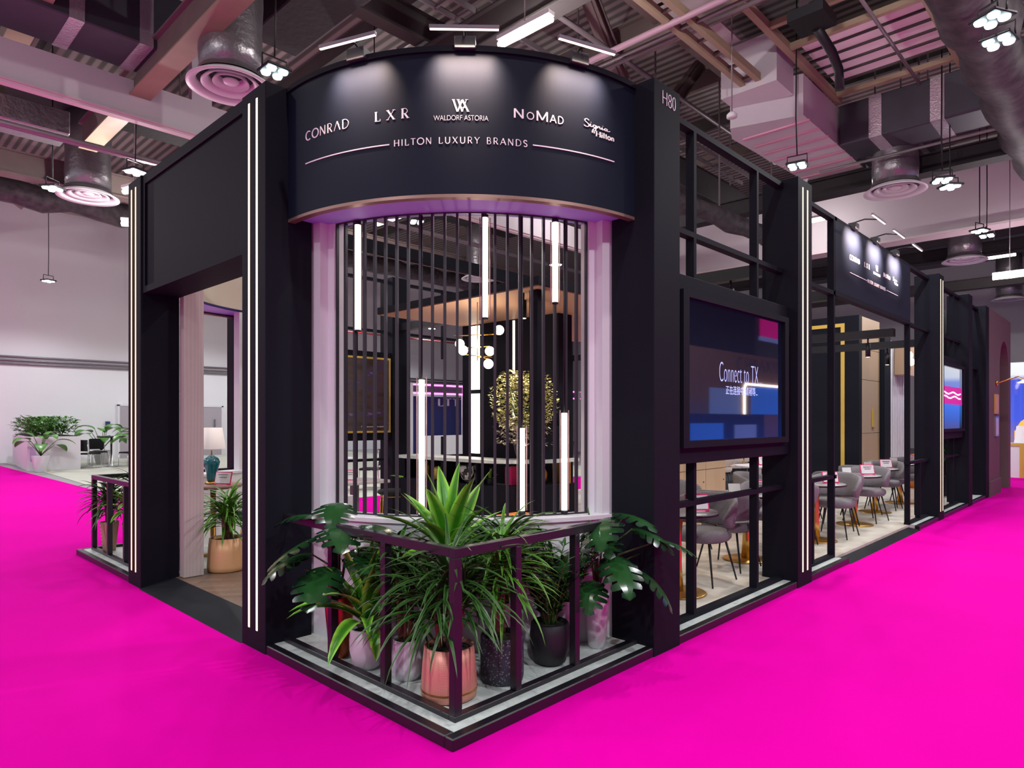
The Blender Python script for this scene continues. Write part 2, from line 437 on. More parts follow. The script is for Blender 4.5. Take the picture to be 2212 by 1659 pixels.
# strokes: (points, weight 1 thick / 0 thin); serif marks: (x, y)
GL = {
 'C': (.80, [(ell(.42, .5, .40, .5, 52, 308), 1)], []),
 'O': (.92, [(ell(.46, .5, .44, .5, 0, 360, 30), 1)], []),
 'N': (.82, [([(.1, 0), (.1, 1)], 0), ([(.1, 1), (.7, 0)], 1), ([(.7, 0), (.7, 1)], 0)], [(.1, 0), (.1, 1), (.7, 1)]),
 'R': (.70, [([(.12, 0), (.12, 1)], 1), ([(.12, 1), (.32, 1)] + ell(.32, .74, .24, .26, 90, -90) + [(.12, .48)], 0), ([(.32, .48), (.62, 0)], 1)], [(.12, 0), (.12, 1), (.62, 0)]),
 'A': (.80, [([(.04, 0), (.40, 1)], 0), ([(.40, 1), (.76, 0)], 1), ([(.17, .33), (.63, .33)], 0)], [(.04, 0), (.76, 0)]),
 'V': (.80, [([(.04, 0), (.40, 1)], 0), ([(.40, 1), (.76, 0)], 1)], []),
 'D': (.84, [([(.12, 0), (.12, 1)], 1), ([(.12, 1), (.3, 1)] + ell(.3, .5, .46, .5, 90, -90) + [(.12, 0)], 0)], []),
 'L': (.60, [([(.12, 0), (.12, 1)], 1), ([(.12, .02), (.54, .02)], 0), ([(.54, .0), (.54, .2)], 0)], [(.12, 1), (.12, 0)]),
 'X': (.74, [([(.06, 1), (.66, 0)], 1), ([(.66, 1), (.06, 0)], 0)], [(.06, 1), (.66, 1), (.06, 0), (.66, 0)]),
 'H': (.84, [([(.12, 0), (.12, 1)], 1), ([(.72, 0), (.72, 1)], 1), ([(.12, .5), (.72, .5)], 0)], [(.12, 0), (.12, 1), (.72, 0), (.72, 1)]),
 'I': (.26, [([(.13, 0), (.13, 1)], 1)], [(.13, 0), (.13, 1)]),
 'T': (.70, [([(.02, .98), (.68, .98)], 0), ([(.35, 0), (.35, 1)], 1)], [(.35, 0)]),
 'U': (.80, [([(.12, 1), (.12, .33)] + ell(.4, .33, .28, .33, 180, 360) + [(.68, 1)], 1)], [(.12, 1), (.68, 1)]),
 'Y': (.70, [([(.04, 1), (.35, .48)], 1), ([(.66, 1), (.35, .48)], 0), ([(.35, .5), (.35, 0)], 1)], [(.35, 0), (.04, 1), (.66, 1)]),
 'B': (.66, [([(.12, 0), (.12, 1)], 1), ([(.12, 1), (.3, 1)] + ell(.3, .76, .2, .24, 90, -90) + [(.12, .52)], 0), ([(.12, .52), (.32, .52)] + ell(.32, .26, .25, .26, 90, -90) + [(.12, 0)], 0)], []),
 'S': (.60, [([(.52, .83)] + ell(.30, .74, .21, .25, 40, 180, 8) + [(.12, .62), (.30, .51), (.48, .40)] + ell(.30, .25, .22, .25, 15, -150, 10), 1)], []),
 'M': (1.0, [([(.10, 0), (.10, 1)], 1), ([(.10, 1), (.5, .12)], 1), ([(.5, .12), (.90, 1)], 1), ([(.90, 1), (.90, 0)], 1)], []),
 'i': (.30, [([(.15, 0), (.15, .62)], 1), ([(.15, .82), (.15, .95)], 1)], [(.15, 0)]),
 'l': (.30, [([(.15, 0), (.15, 1)], 1)], [(.15, 0)]),
 't': (.36, [([(.17, .9), (.17, .1), (.32, .04)], 1), ([(.02, .62), (.32, .62)], 0)], []),
 'o': (.60, [(ell(.30, .32, .24, .32, 0, 360, 20), 1)], []),
 'n': (.62, [([(.14, 0), (.14, .64)], 1), ([(.14, .45)] + ell(.32, .42, .18, .2, 150, 0, 8) + [(.50, 0)], 1)], [(.14, 0), (.50, 0)]),
 'b': (.6, [([(.12, 0), (.12, 1)], 1), (ell(.30, .32, .2, .32, 0, 360, 16), 1)], []),
 'y': (.55, [([(.05, .62), (.27, .05)], 1), ([(.5, .62), (.2, -.3)], 1)], []),
 ' ': (.45, [], []),
}
def ribbon(pts, w):
    vs = []; n = len(pts)
    for i, p in enumerate(pts):
        a = pts[max(i - 1, 0)]; b = pts[min(i + 1, n - 1)]
        d = Vector((b[0] - a[0], b[1] - a[1])); d = d.normalized() if d.length > 1e-9 else Vector((1, 0))
        k = 1.0
        if 0 < i < n - 1:
            d1 = Vector((p[0] - a[0], p[1] - a[1])); 
            if d1.length > 1e-9: k = 1 / max(.5, abs(d1.normalized().dot(d)))
        vs += [(p[0] - d.y * w / 2 * k, p[1] + d.x * w / 2 * k), (p[0] + d.y * w / 2 * k, p[1] - d.x * w / 2 * k)]
    return vs, [(2 * i, 2 * i + 1, 2 * i + 3, 2 * i + 2) for i in range(n - 1)]
def glyph_flat(txt, h, thick=.13, thin=.06, serif=.0, gap=.12, sx=1.):
    V = []; Fc = []; x = 0
    def put(vs, fs, ox):
        o = len(V); V.extend([((ox + a) * h * sx, b * h) for a, b in vs]); Fc.extend([tuple(i + o for i in f) for f in fs])
    for ch in txt:
        adv, st, se = GL[ch]
        for pts, wt in st:
            vs, fs = ribbon(pts, thick if wt else thin); put(vs, fs, x)
        if serif:
            for px, py in se:
                vs, fs = ribbon([(px - serif, py + (.025 if py < .5 else -.025)), (px + serif, py + (.025 if py < .5 else -.025))], .05); put(vs, fs, x)
        x += adv + gap
    return V, Fc
def place_text(flat, fn, depth=.008, width=None, height=None, x0=0, y0=0, align='l'):
    """map flat lettering through fn(x, y, out) and give it thickness depth."""
    vs, fs = flat
    if not vs: return MB()
    mnx = min(v[0] for v in vs); mxx = max(v[0] for v in vs); mny = min(v[1] for v in vs); mxy = max(v[1] for v in vs)
    kx = width / (mxx - mnx) if width else 1; ky = height / (mxy - mny) if height else (kx if width else 1)
    if not width and height: kx = ky
    P = [((a - mnx) * kx + x0, (b - mny) * ky + y0) for a, b in vs]
    mb = MB(); n = len(P)
    W = [fn(a, b, depth) for a, b in P] + [fn(a, b, 0) for a, b in P]
    faces = []
    edge = {}
    for f in fs:
        # keep the faces looking outwards whatever their winding
        ar = sum(P[f[i]][0] * P[f[(i + 1) % len(f)]][1] - P[f[(i + 1) % len(f)]][0] * P[f[i]][1] for i in range(len(f)))
        f = f if ar > 0 else tuple(reversed(f))
        faces.append(f)
        for i in range(len(f)):
            e = (f[i], f[(i + 1) % len(f)]); edge[e] = 1
    for (a, b) in list(edge):
        if (b, a) not in edge: faces.append((b, a, a + n, b + n))
    return mb.add(W, faces)


# ================================================================== SETTING
MY = 6.75                                   # booth depth; the back half mirrors the front half
ZF = .066                                   # top of the booth plinth
H0 = 3.9                                    # booth height
struct('floor', B((-14, -16, -.05), (46, 30, 0)), M['grey_floor'])
solo('aisle_carpet', MB().prism([(-6.2, -5.9), (46, -5.9), (46, 0.6), (18, .6), (18, 8.4), (14, 8.4), (2.2, 14), (2.2, 27.9), (-6.2, 27.9)], .0, .004), M['carpet'], 'bright magenta carpet laid through the aisles around the black booth', 'carpet', kind='structure')
mb = MB().prism([(2.25, 9.2), (16, 9.2), (16, 27.9), (2.55, 27.9), (2.7, 24.4), (2.38, 15.6)], .004, .012)
solo('cream_carpet', mb, M['cream_floor'], 'cream carpet under the seating beside the far white hall wall', 'carpet', kind='structure')

# plinth with marble strip
plinth = thing('booth_plinth', 'low black plinth edged with a pale marble strip under the whole booth', 'plinth', (0, 0, 0), kind='structure')
mb = MB()
L0 = 17.5
for a, b in (((0, 0), (5.80, .06)), ((8.89, 0), (14.55, .06)), ((0, .06), (.06, 2.28)), ((0, 4.46), (.06, MY)), ((.06, MY - .06), (5.8, MY))):
    mb.box((*a, 0), (*b, ZF))
ob('plinth_edge', mb, M['plinth'], plinth, bev=.006)
mb = MB()
for a, b in (((.06, .06), (5.74, .14)), ((8.95, .06), (14.5, .14)), ((.06, .14), (.14, 2.28)), ((.06, 4.46), (.14, MY - .06))):
    mb.box((*a, 0), (*b, ZF - .002))
ob('marble_strip', mb, M['marble'], plinth)
struct('floor_marble', B((2.0, .14, .0), (18.5, MY - .06, ZF - .004)), M['marble_floor'])
struct('floor_planter', B((.14, .14, .0), (2.0, 2.1, ZF - .004)), M['marble'])
struct('floor_planter_far', B((.14, 4.62, .0), (2.0, MY - .06, ZF - .004)), M['marble'])
struct('floor_herringbone', B((.30, 2.1, .0), (2.0, 4.62, ZF - .006)), M['herring'])
def ramp_(poly, nm, lab):
    mb = MB().add(poly, [(0, 1, 2, 3), (4, 7, 6, 5), (0, 4, 5, 1), (1, 5, 6, 2), (2, 6, 7, 3), (3, 7, 4, 0)])
    solo(nm, mb, M['ramp'], lab, 'ramp')
ramp_([(-.02, 2.28, .0), (-.02, 4.45, 0), (.30, 4.45, .0), (.30, 2.28, .0), (-.02, 2.28, .006), (-.02, 4.45, .006), (.30, 4.45, ZF - .004), (.30, 2.28, ZF - .004)], 'entrance_ramp', 'dark sloped threshold in the doorway onto the herringbone floor')
ramp_([(5.8, -.02, 0), (8.89, -.02, 0), (8.89, .34, 0), (5.8, .34, 0), (5.8, -.02, .006), (8.89, -.02, .006), (8.89, .34, ZF - .004), (5.8, .34, ZF - .004)], 'entrance_ramp', 'dark sloped threshold under the flat sign of the long side')

# ------------------------------------------------------------------ pillars
def pillar(x0, y0, x1, y1, label, leds=None, face=None, text=None):
    """booth pillar; leds: positions along its aisle face of the vertical light strips."""
    t = thing('booth_pillar', label, 'pillar', ((x0 + x1) / 2, (y0 + y1) / 2, 0))
    ob('pillar_body', B((x0, y0, 0), (x1, y1, H0)), M['black'], t, True, bev=.004)
    for k in leds or ():
        w = .011
        if face == 'x': mb = B((x0 - .003, k - w, .14), (x0 + .004, k + w, 3.82)); gr = B((x0 - .0015, k - .02, .135), (x0 + .004, k + .02, 3.825))
        else: mb = B((k - w, y0 - .003, .14), (k + w, y0 + .004, 3.82)); gr = B((k - .02, y0 - .0015, .135), (k + .02, y0 + .004, 3.825))
        ob('light_strip', mb, M['led'], t, True)
    return t
P_dep = .34
pillar(-.006, 1.92, P_dep, 2.28, 'charcoal pillar with two lit strips between the doorway and the curved sign', (2.165, 2.045), 'x')
pillar(-.006, 4.45, P_dep, 4.81, 'charcoal pillar with two lit strips on the far side of the doorway', (4.71, 4.59), 'x')
h80 = pillar(1.78, -.006, 2.12, P_dep, 'plain charcoal pillar with a white stand number between curved sign and large screen')
pillar(4.30, -.006, 4.66, P_dep, 'charcoal pillar with two lit strips between the large screen and the row of cafe chairs', (4.42, 4.54), 'y')
pillar(10.10, -.006, 10.44, P_dep, 'distant charcoal pillar with two lit strips beside the small far screen', (10.2, 10.35), 'y')
pillar(12.46, -.006, 12.80, P_dep, 'plain charcoal pillar past the small far screen')
pillar(14.2, -.006, 14.56, P_dep, 'plain dark pillar at the near edge of the brown arch wall')
solo('recess_panel', B((12.8, .72, ZF - .004), (14.56, .78, H0)), M['black'], 'black panel closing the recess behind the spiky plant', 'panel')
pillar(1.78, MY - P_dep, 2.12, MY, 'black pillar of the back facade seen behind the slatted window')
pillar(4.30, MY - P_dep, 4.66, MY, 'black back pillar standing beside the gold-framed picture')
pillar(8.6, MY - P_dep, 8.95, MY, 'black back pillar behind the bar canopy')
mb = place_text(font_flat('H80', .1, -.003, .82), lambda a, b, d: (a, -.006 - d, b), .004, .17, .092, 1.885, 3.755)
ob('stand_number', mb, M['letter'], h80, True, label='white stand number')

# ------------------------------------------------------------------ curved corner
AF = Arc((1.78, .15), (.16, 1.92), .5, (-1, -1))
AW = Arc((1.78, .36), (.36, 1.92), .33, (-1, -1))
AFm = Arc((.16, MY - 1.92), (1.78, MY - .15), .5, (-1, 1))
AWm = Arc((.36, MY - 1.92), (1.78, MY - .36), .33, (-1, 1))
ZS, ZT = .935, 3.005                       # sill and soffit of the curved window
OPEN = .572                                # half angle of the opening

def curved_wall(A, label, soff):
    t = thing('curved_wall', label, 'curved window wall', (A.c.x - A.n.x * 1.7, A.c.y - A.n.y * 1.7, 0))
    mb = MB().arcwall(A, A.R - .17, A.R, -A.half - .05, A.half + .05, 0, ZS - .035, 48)
    ob('apron', mb, M['white'], t, True)
    mb = MB().arcwall(A, A.R - .19, A.R + .02, -A.half - .05, A.half + .05, ZS - .035, ZS, 48)
    ob('sill', mb, M['white'], t, True, bev=.004)
    for sg in (-1, 1):
        a0, a1 = sorted((sg * OPEN, sg * (A.half + .05)))
        ob('jamb', MB().arcwall(A, A.R - .17, A.R, a0, a1, ZS, ZT + .02, 6), M['white'], t, True)
        a0, a1 = sorted((sg * (OPEN - .035), sg * OPEN))
        ob('jamb', MB().arcwall(A, A.R - .17, A.R - .07, a0, a1, ZS, ZT, 4), M['white'], t, True)
    ob('header', MB().arcwall(A, A.R - .17, A.R, -A.half - .05, A.half + .05, ZT + .03, H0 - .05, 48), M['beige'], t, True)
    return t
curved_wall(AW, 'white curved window wall holding the dark slats at the booth corner', True)
curved_wall(AWm, 'white curved wall with an open window at the far booth corner', True)

def curved_sign(A, label):
    t = thing('curved_sign', label, 'sign', (A.c.x - A.n.x * 1.6, A.c.y - A.n.y * 1.6, 2.99))
    ob('sign_face', MB().arcwall(A, A.R - .05, A.R, -A.half, A.half, 2.99, H0 - .035, 64), M['navy'], t, True)
    ob('cap_rail', MB().arcwall(A, A.R - .09, A.R + .015, -A.half, A.half, H0 - .035, H0, 64), M['black'], t, True)
    ob('bottom_rim', MB().arcwall(A, A.R - .05, A.R + .001, -A.half, A.half, 2.970, 2.99, 64), M['rim'], t, True)
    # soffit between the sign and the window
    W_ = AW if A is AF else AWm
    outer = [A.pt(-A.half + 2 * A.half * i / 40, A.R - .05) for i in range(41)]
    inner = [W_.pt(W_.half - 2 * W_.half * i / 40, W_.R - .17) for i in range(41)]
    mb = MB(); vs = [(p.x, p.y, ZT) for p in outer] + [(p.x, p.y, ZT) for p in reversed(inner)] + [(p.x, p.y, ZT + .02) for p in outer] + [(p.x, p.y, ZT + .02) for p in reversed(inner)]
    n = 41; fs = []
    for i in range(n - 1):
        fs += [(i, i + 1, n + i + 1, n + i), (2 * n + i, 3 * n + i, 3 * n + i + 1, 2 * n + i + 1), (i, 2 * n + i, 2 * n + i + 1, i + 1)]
    mb.add(vs, fs); ob('soffit', mb, M['soffit_tint'], t, True)
    return t
sign = curved_sign(AF, 'curved navy sign with white brand names over the slatted corner window')
curved_sign(AFm, 'plain curved navy fascia at the far booth corner')

def onF(x, z, d):
    p = AF.pt(x / AF.R, AF.R + d); return (p.x, p.y, z)
def flatS(x, z, d): return (x, .128 - d, z)

def brand_letters(fn, par, k, x0, z0, wm=1.):
    """the five names, the line of text and its two rules; k scales, (x0, z0) shifts the layout. layout x: arc length from the middle."""
    X = lambda v: x0 + v * k * wm
    Z = lambda v: z0 + (v - 3.5) * k
    def put(nm, flat, xa, xb, za, zb, dep=.004):
        mb = place_text(flat, fn, dep * k, X(xb) - X(xa), Z(zb) - Z(za), X(xa), Z(za)); ob(nm, mb, M['letter'], par, True)
    put('lettering', glyph_flat('CONRVD', 1, .12, .055, .05, .16), -1.099, -.697, 3.465, 3.53)
    put('lettering', glyph_flat('LXR', 1, .17, .05, .13, .62), -.502, -.268, 3.468, 3.534)
    # monogram: a serif W crossed by an A
    st = [([(0, 1), (.26, 0)], .11), ([(.26, 0), (.5, .95)], .04), ([(.30, 1), (.56, 0)], .11), ([(.56, 0), (.82, 1)], .04),
          ([(.56, .98), (.92, 0)], .11), ([(.30, .0), (.60, 1)], .04), ([(.44, .33), (.76, .33)], .04), ([(-.08, .985), (.10, .985)], .03), ([(.22, .985), (.40, .985)], .03),
          ([(.74, .985), (.92, .985)], .03), ([(.82, .015), (1.0, .015)], .03)]
    V = []; Fc = []
    for p, w in st:
        v, f = ribbon(p, w); o = len(V); V += v; Fc += [tuple(i + o for i in q) for q in f]
    put('monogram', (V, Fc), .0, .108, 3.495, 3.572)
    put('lettering', font_flat('WALDORF ASTORIA', .1, -.0018, 1, .98), -.113, .224, 3.443, 3.474)
    for q, xa, xb, zb in (('N', .384, .446, 3.534), ('O', .466, .514, 3.520), ('M', .530, .606, 3.536), ('A', .618, .666, 3.524), ('D', .676, .715, 3.524)):
        put('lettering', glyph_flat(q, 1, .13, .13), xa, xb, 3.473, zb)
    # script word over small serif word
    sc = [[(.16, .93), (.10, 1.0), (.02, .95), (.03, .84), (.13, .72), (.17, .62), (.12, .52), (.03, .52), (-.02, .58)],
          [(.22, .74), (.21, .60), (.26, .58), (.31, .64)], [(.235, .84), (.24, .86)],
          [(.42, .70), (.35, .72), (.31, .64), (.35, .57), (.41, .62), (.42, .72), (.42, .50), (.38, .36), (.31, .36), (.33, .46), (.46, .60)],
          [(.48, .70), (.48, .58), (.50, .68), (.55, .71), (.57, .60), (.60, .58), (.64, .64)], [(.66, .71), (.65, .60), (.69, .58), (.73, .63)], [(.68, .81), (.685, .83)],
          [(.85, .69), (.79, .71), (.75, .64), (.78, .57), (.84, .61), (.86, .70), (.85, .60), (.90, .57), (.97, .62)]]
    V = []; Fc = []
    for p in sc:
        q = []
        for i in range(len(p) - 1):                         # smooth the pen line
            a, b = p[i], p[i + 1]; pa = p[max(i - 1, 0)]; pb = p[min(i + 2, len(p) - 1)]
            for j in range(5):
                u = j / 5
                q.append(tuple(.5 * (2 * a[c] + (b[c] - pa[c]) * u + (2 * pa[c] - 5 * a[c] + 4 * b[c] - pb[c]) * u * u + (3 * a[c] - pa[c] - 3 * b[c] + pb[c]) * u ** 3) for c in (0, 1)))
        q.append(p[-1]); v, f = ribbon(q, .034); o = len(V); V += v; Fc += [tuple(i + o for i in r) for r in f]
    put('script_lettering', (V, Fc), .862, 1.085, 3.478, 3.548)
    put('lettering', glyph_flat('by', 1, .14, .1, 0, .05), .928, .955, 3.462, 3.479)
    put('lettering', glyph_flat('Hilton', 1, .16, .06, .10, .05), .962, 1.121, 3.447, 3.484)
    put('lettering', glyph_flat('HILTON LUXURY BRANDS', 1, .13, .075, .05, .24), -.368, .47, 3.298, 3.343)
    for a, b in ((-1.099, -.399), (.505, 1.121)):
        mb = MB()
        n = 14
        for i in range(n):
            q0 = X(a + (b - a) * i / n); q1 = X(a + (b - a) * (i + 1) / n); zc = Z(3.316); h = .0035 * k
            vs = [fn(q0, zc - h, .005 * k), fn(q1, zc - h, .005 * k), fn(q1, zc + h, .005 * k), fn(q0, zc + h, .005 * k)]
            vs += [fn(q0, zc - h, 0), fn(q1, zc - h, 0), fn(q1, zc + h, 0), fn(q0, zc + h, 0)]
            mb.add(vs, [(0, 1, 2, 3), (4, 5, 1, 0), (3, 2, 6, 7)])
        ob('rule_line', mb, M['letter'], par, True)
brand_letters(onF, sign, 1., 0., 3.5)

M['clampm'] = mat('dark_grey_clamp', (.03, .032, .036), .4)
# picture lamps on the curved sign
def sign_lamp(base, out, label, w=.42, reach=.15, power=5.2):
    """clamp block, arm and light bar; out: unit plan vector towards the aisle."""
    o = Vector((*out, 0)); s = Vector((-out[1], out[0], 0)); b = Vector(base)
    t = thing('sign_lamp', label, 'lamp', tuple(b))
    ob('clamp', MB().obox(b + o * .03 + Vector((0, 0, .006)), (.13, .085, .075), Matrix((s, o, (0, 0, 1))).transposed()), M['clampm'], t, True, bev=.004)
    c = b + o * reach + Vector((0, 0, .038))
    ob('arm', MB().tube([b + Vector((0, 0, .05)), b + o * reach * .5 + Vector((0, 0, .07)), c], .008, 8), M['blackm'], t, True)
    ob('bar_housing', MB().obox(c + Vector((0, 0, .008)), (w, .026, .022), Matrix((s, o, (0, 0, 1))).transposed()), M['grey_metal'], t, True, bev=.002)
    ob('light_bar', MB().obox(c - Vector((0, 0, .004)), (w * .98, .016, .006), Matrix((s, o, (0, 0, 1))).transposed()), M['tube'], t, True)
    l = light('AREA', c - Vector((0, 0, .012)), power, (1, .74, .58), t, (w * .9, .02))
    d = (-o * (reach - .03) - Vector((0, 0, .21))).normalized()
    z = -d; x = s; y = z.cross(x)
    l.rotation_euler = Matrix((x, y, z)).transposed().to_euler()
    l.data.spread = RD(60)
for s_, lab in ((-.621, 'left'), (.082, 'mid'), (.816, 'right')):
    a = s_ / AF.R; p = AF.pt(a, AF.R - .03); q = AF.pt(a, AF.R + 1) - AF.pt(a, AF.R)
    sign_lamp((p.x, p.y, H0), (q.x, q.y), {'left': 'light bar on the curved sign above its first serif name', 'mid': 'light bar on the curved sign above the monogram', 'right': 'light bar on the curved sign nearest the numbered pillar'}[lab])

# slatted screen in the curved window
scr = thing('slatted_screen', 'screen of thin dark vertical slats filling the curved corner window', 'slat screen', (AW.c.x - AW.n.x * 1.7, AW.c.y - AW.n.y * 1.7, ZS))
RS = AW.R - .10
ob('track', MB().arcwall(AW, RS - .010, RS + .010, -OPEN, OPEN, ZT - .009, ZT - .001, 40), M['slat'], scr, True)
ob('track', MB().arcwall(AW, RS - .016, RS + .016, -OPEN, OPEN, ZS, ZS + .008, 40), M['slat'], scr, True)
slat_s = [-.949 + 1.897 * i / 22 for i in range(23)]
for s_ in slat_s:
    a = s_ / 1.77; da = .0085 / 1.77
    ob('slat', MB().arcwall(AW, RS - .012, RS + .012, a - da, a + da, ZS + .008, ZT - .009, 1), M['slat'], scr, True)

# tube lights among the slats
def tube_lamp(s_, z0, z1, label):
    a = s_ / 1.77; p = AW.pt(a, RS + .0)
    up = z1 > 2.9
    t = thing('tube_lamp', label, 'lamp', (p.x, p.y, ZS), group=None)
    ob('light_tube', MB().tube([(p.x, p.y, z0), (p.x, p.y, z1)], .021, 14), M['tube'], t, True)
    zs = (ZS, ZT - .014)
    for k in (-1, 1):
        q = AW.pt(a + k * .034 / 1.77, RS)
        ob('guide_rod', MB().tube([(q.x, q.y, z0 - (.02 if up else 0)), (q.x, q.y, z1 + (0 if up else .02))], .004, 6), M['glassdark'], t, True)
    ob('end_cap', MB().tube([(p.x, p.y, z1 if up else z0), (p.x, p.y, (zs[1] if up else zs[0]))], .024, 14), M['blackm'], t, True)
    if up: ob('end_cap', MB().tube([(p.x, p.y, z0 - .012), (p.x, p.y, z0)], .022, 14), M['blackm'], t, True)
    else: ob('stem', MB().tube([(p.x, p.y, z1), (p.x, p.y, ZT - .014)], .007, 8), M['blackm'], t, True)
tube_lamp(-.752, 2.231, 2.97, 'long hanging light tube nearest the lit double-strip pillar')
tube_lamp(.189, 2.292, 2.97, 'hanging light tube under the middle of the curved sign')
tube_lamp(.693, 2.415, 2.97, 'shortest hanging light tube nearest the numbered pillar')
tube_lamp(-.25, .955, 1.871, 'tallest standing light tube rising from the white sill')
tube_lamp(.447, .975, 1.54, 'shortest standing light tube in front of the pale bouquet')
tube_lamp(.765, .965, 1.645, 'standing light tube on the sill nearest the numbered pillar')

# ------------------------------------------------------------------ corner railings
def railing(my, label):
    """black square-tube railing around a planter corner; my mirrors it to the far corner."""
    Y = (lambda y: MY - y) if my else (lambda y: y)
    t = thing('planter_railing', label, 'railing', (.15, Y(.15), ZF))
    a, w, zt = .125, .05, .945
    def bx(nm, p, q, **k): ob(nm, B((p[0], Y(p[1]), p[2]), (q[0], Y(q[1]), q[2])), M['railpaint'], t, True, bev=.003)
    ZB = ZF - .004
    bx('top_rail', (a, a, zt - w), (1.78, a + w, zt)); bx('top_rail', (a, a + w, zt - w), (a + w, 1.92, zt))
    bx('bottom_rail', (a, a, ZB), (1.78, a + w, ZB + .03)); bx('bottom_rail', (a, a + w, ZB), (a + w, 1.92, ZB + .03))
    bx('post', (a, a, ZB + .03), (a + w, a + w, zt - w))
    for k in (.575, 1.10): bx('post', (k, a, ZB + .03), (k + w * .9, a + w, zt - w))
    for k in (.73, 1.30): bx('post', (a, k, ZB + .03), (a + w, k + w * .9, zt - w))
railing(False, 'black corner railing in front of the potted plants under the curved sign')
railing(True, 'black corner railing around plants past the farthest lit pillar')

# ------------------------------------------------------------------ doorway header on the short side
t = thing('door_header', 'dark plain fascia panel spanning the doorway between two lit pillars', 'fascia', (.18, 3.36, 2.79))
ob('header_box', B((.03, 2.28, 2.79), (.34, 4.45, H0 - .01)), M['black'], t, True)
mb = MB()
for a, b in (((2.28, 2.79), (4.45, 2.85)), ((2.28, H0 - .09), (4.45, H0)), ((4.39, 2.85), (4.45, H0 - .09)), ((2.28, 2.85), (2.30, H0 - .09))):
    mb.box((.012, a[0], a[1]), (.03, b[0], b[1]))
ob('header_frame', mb, M['black'], t, True)
# pale lining and ceiling panel inside the door
solo('door_lining', B((.342, 4.34, ZF), (.53, 4.44, 2.92)), M['grey_wood'], 'pale grey wood lining panel on the far side of the doorway', 'panel')

# ------------------------------------------------------------------ window bays
def lattice(x0, x1, posts, bars, label, my=False, yy=.13, low=True, name='window_lattice', zlow=ZF):
    Y = (lambda y: MY - y) if my else (lambda y: y)
    t = thing(name, label, 'window frame', ((x0 + x1) / 2, Y(yy + .03), ZF))
    def bx(nm, p, q): ob(nm, B((p[0], Y(p[1]), p[2]), (q[0], Y(q[1]), q[2])), M['black'], t, True)
    for x, za, zb in posts: bx('mullion', (x - .02, yy, za), (x + .02, yy + .07, zb))
    for za, zb in bars: bx('cross_bar', (x0, yy, za), (x1, yy + .07, zb))
    return t
def tv_bay(x0, x1, lab, my=False):
    a, b = x0 + (x1 - x0) * .215, x0 + (x1 - x0) * .735
    lattice(x0, x1, [(a, ZF + .03, .935), (a, .98, 1.30), (b, ZF + .03, .935), (b, .98, 1.30), (a, 2.66, 3.0), (a, 3.04, 3.82), (b, 2.66, 3.0), (b, 3.04, 3.82)],
            [(ZF - .004, ZF + .03), (.935, .975), (3.0, 3.04), (3.82, 3.865)], lab, my)
tv_bay(2.12, 4.30, 'black window lattice above and below the large screen')
tv_bay(10.44, 12.46, 'black window lattice around the small far screen')
tv_bay(2.12, 4.30, 'black window lattice of the back facade above the gold-framed picture', True)
tv_bay(4.66, 8.60, 'black window lattice of the back facade behind the bar', True)
lattice(4.66, 5.80, [(5.09, ZF + .03, .94), (5.72, ZF + .03, 3.82)], [(.94, .98), (2.985, 3.03), (3.82, 3.865)], 'narrow black window lattice between lit pillar and the flat sign')
t = lattice(5.74, 8.91, [], [(3.82, 3.865)], 'black cross bar running along the top of the flat sign')
lattice(8.89, 10.10, [(8.93, ZF, 3.82), (9.55, ZF + .03, .94)], [(ZF - .004, ZF + .03), (.94, .98), (2.98, 3.02), (3.82, 3.865)], 'narrow black window lattice past the entrance beside the distant lit pillar')
lattice(12.8, 14.2, [], [(2.6, 2.64), (3.82, 3.865)], 'black frame over the recess before the brown arch wall')
solo('bottom_track', B((4.66, .13, ZF - .004), (5.74, .20, ZF + .03)), M['black'], 'black floor track of the narrow lattice beside the entrance', 'track')

# display cabinets with screens
def cabinet(x0, x1, label):
    t = thing('display_cabinet', label, 'cabinet', ((x0 + x1) / 2, .15, 1.27))
    ob('cabinet_panel', B((x0, .08, 1.27), (x1, .30, 2.67)), M['black'], t, True, bev=.003)
    mb = MB(); a, b, c, d, w = x0 + .12, x1 - .12, 1.39, 2.55, .085
    for p, q in (((a, c), (b, c + w * .6)), ((a, d - w * .6), (b, d)), ((a, c + w * .6), (a + w, d - w * .6)), ((b - w, c + w * .6), (b, d - w * .6))):
        mb.box((p[0], .032, p[1]), (q[0], .08, q[1]))
    ob('raised_frame', mb, M['black'], t, True)
    return (a + w, b - w, c + w * .6, d - w * .6)
sx0, sx1, sz0, sz1 = cabinet(2.12, 4.30, 'dark cabinet framing the large screen beside the numbered pillar')
tv = thing('television', 'large wall screen showing a connect message on a dark blue picture', 'screen', ((sx0 + sx1) / 2, .078, sz0))
M['scr'] = screen_mat('dark_blue_picture', (.002, .002, .010), (.004, .006, .024), (.003, .014, .10), 1.42, 2.5, .9)
ob('screen_glass', B((sx0, .066, sz0), (sx1, .079, sz1)), M['scr'], tv, True)
M['scr_txt'] = emit('screen_text', (.46, .56, 1.0), .7)
ob('lettering', place_text(font_flat('Connect to TX...', .1, -.0022, .7, 1.05), lambda a, b, d: (a, .066 - d, b), .001, .80, .155, 2.86, 1.905), M['scr_txt'], tv, True)
ob('lettering', place_text(font_flat('正在连接中, 请稍等...', .1), lambda a, b, d: (a, .066 - d, b), .001, .60, .075, 2.97, 1.80), M['scr_txt'], tv, True)
a0, a1, c0, c1 = cabinet(10.44, 12.46, 'dark cabinet framing the small far screen')
tv = thing('television', 'small far screen with a magenta and blue seaside picture', 'screen', ((a0 + a1) / 2, .078, c0))
M['scr2'] = screen_mat('seaside_picture', (.34, .36, .42), (.03, .16, .62), (.02, .03, .08), c0, c1, .8)
ob('screen_glass', B((a0, .066, c0), (a1, .079, c1)), M['scr2'], tv, True)
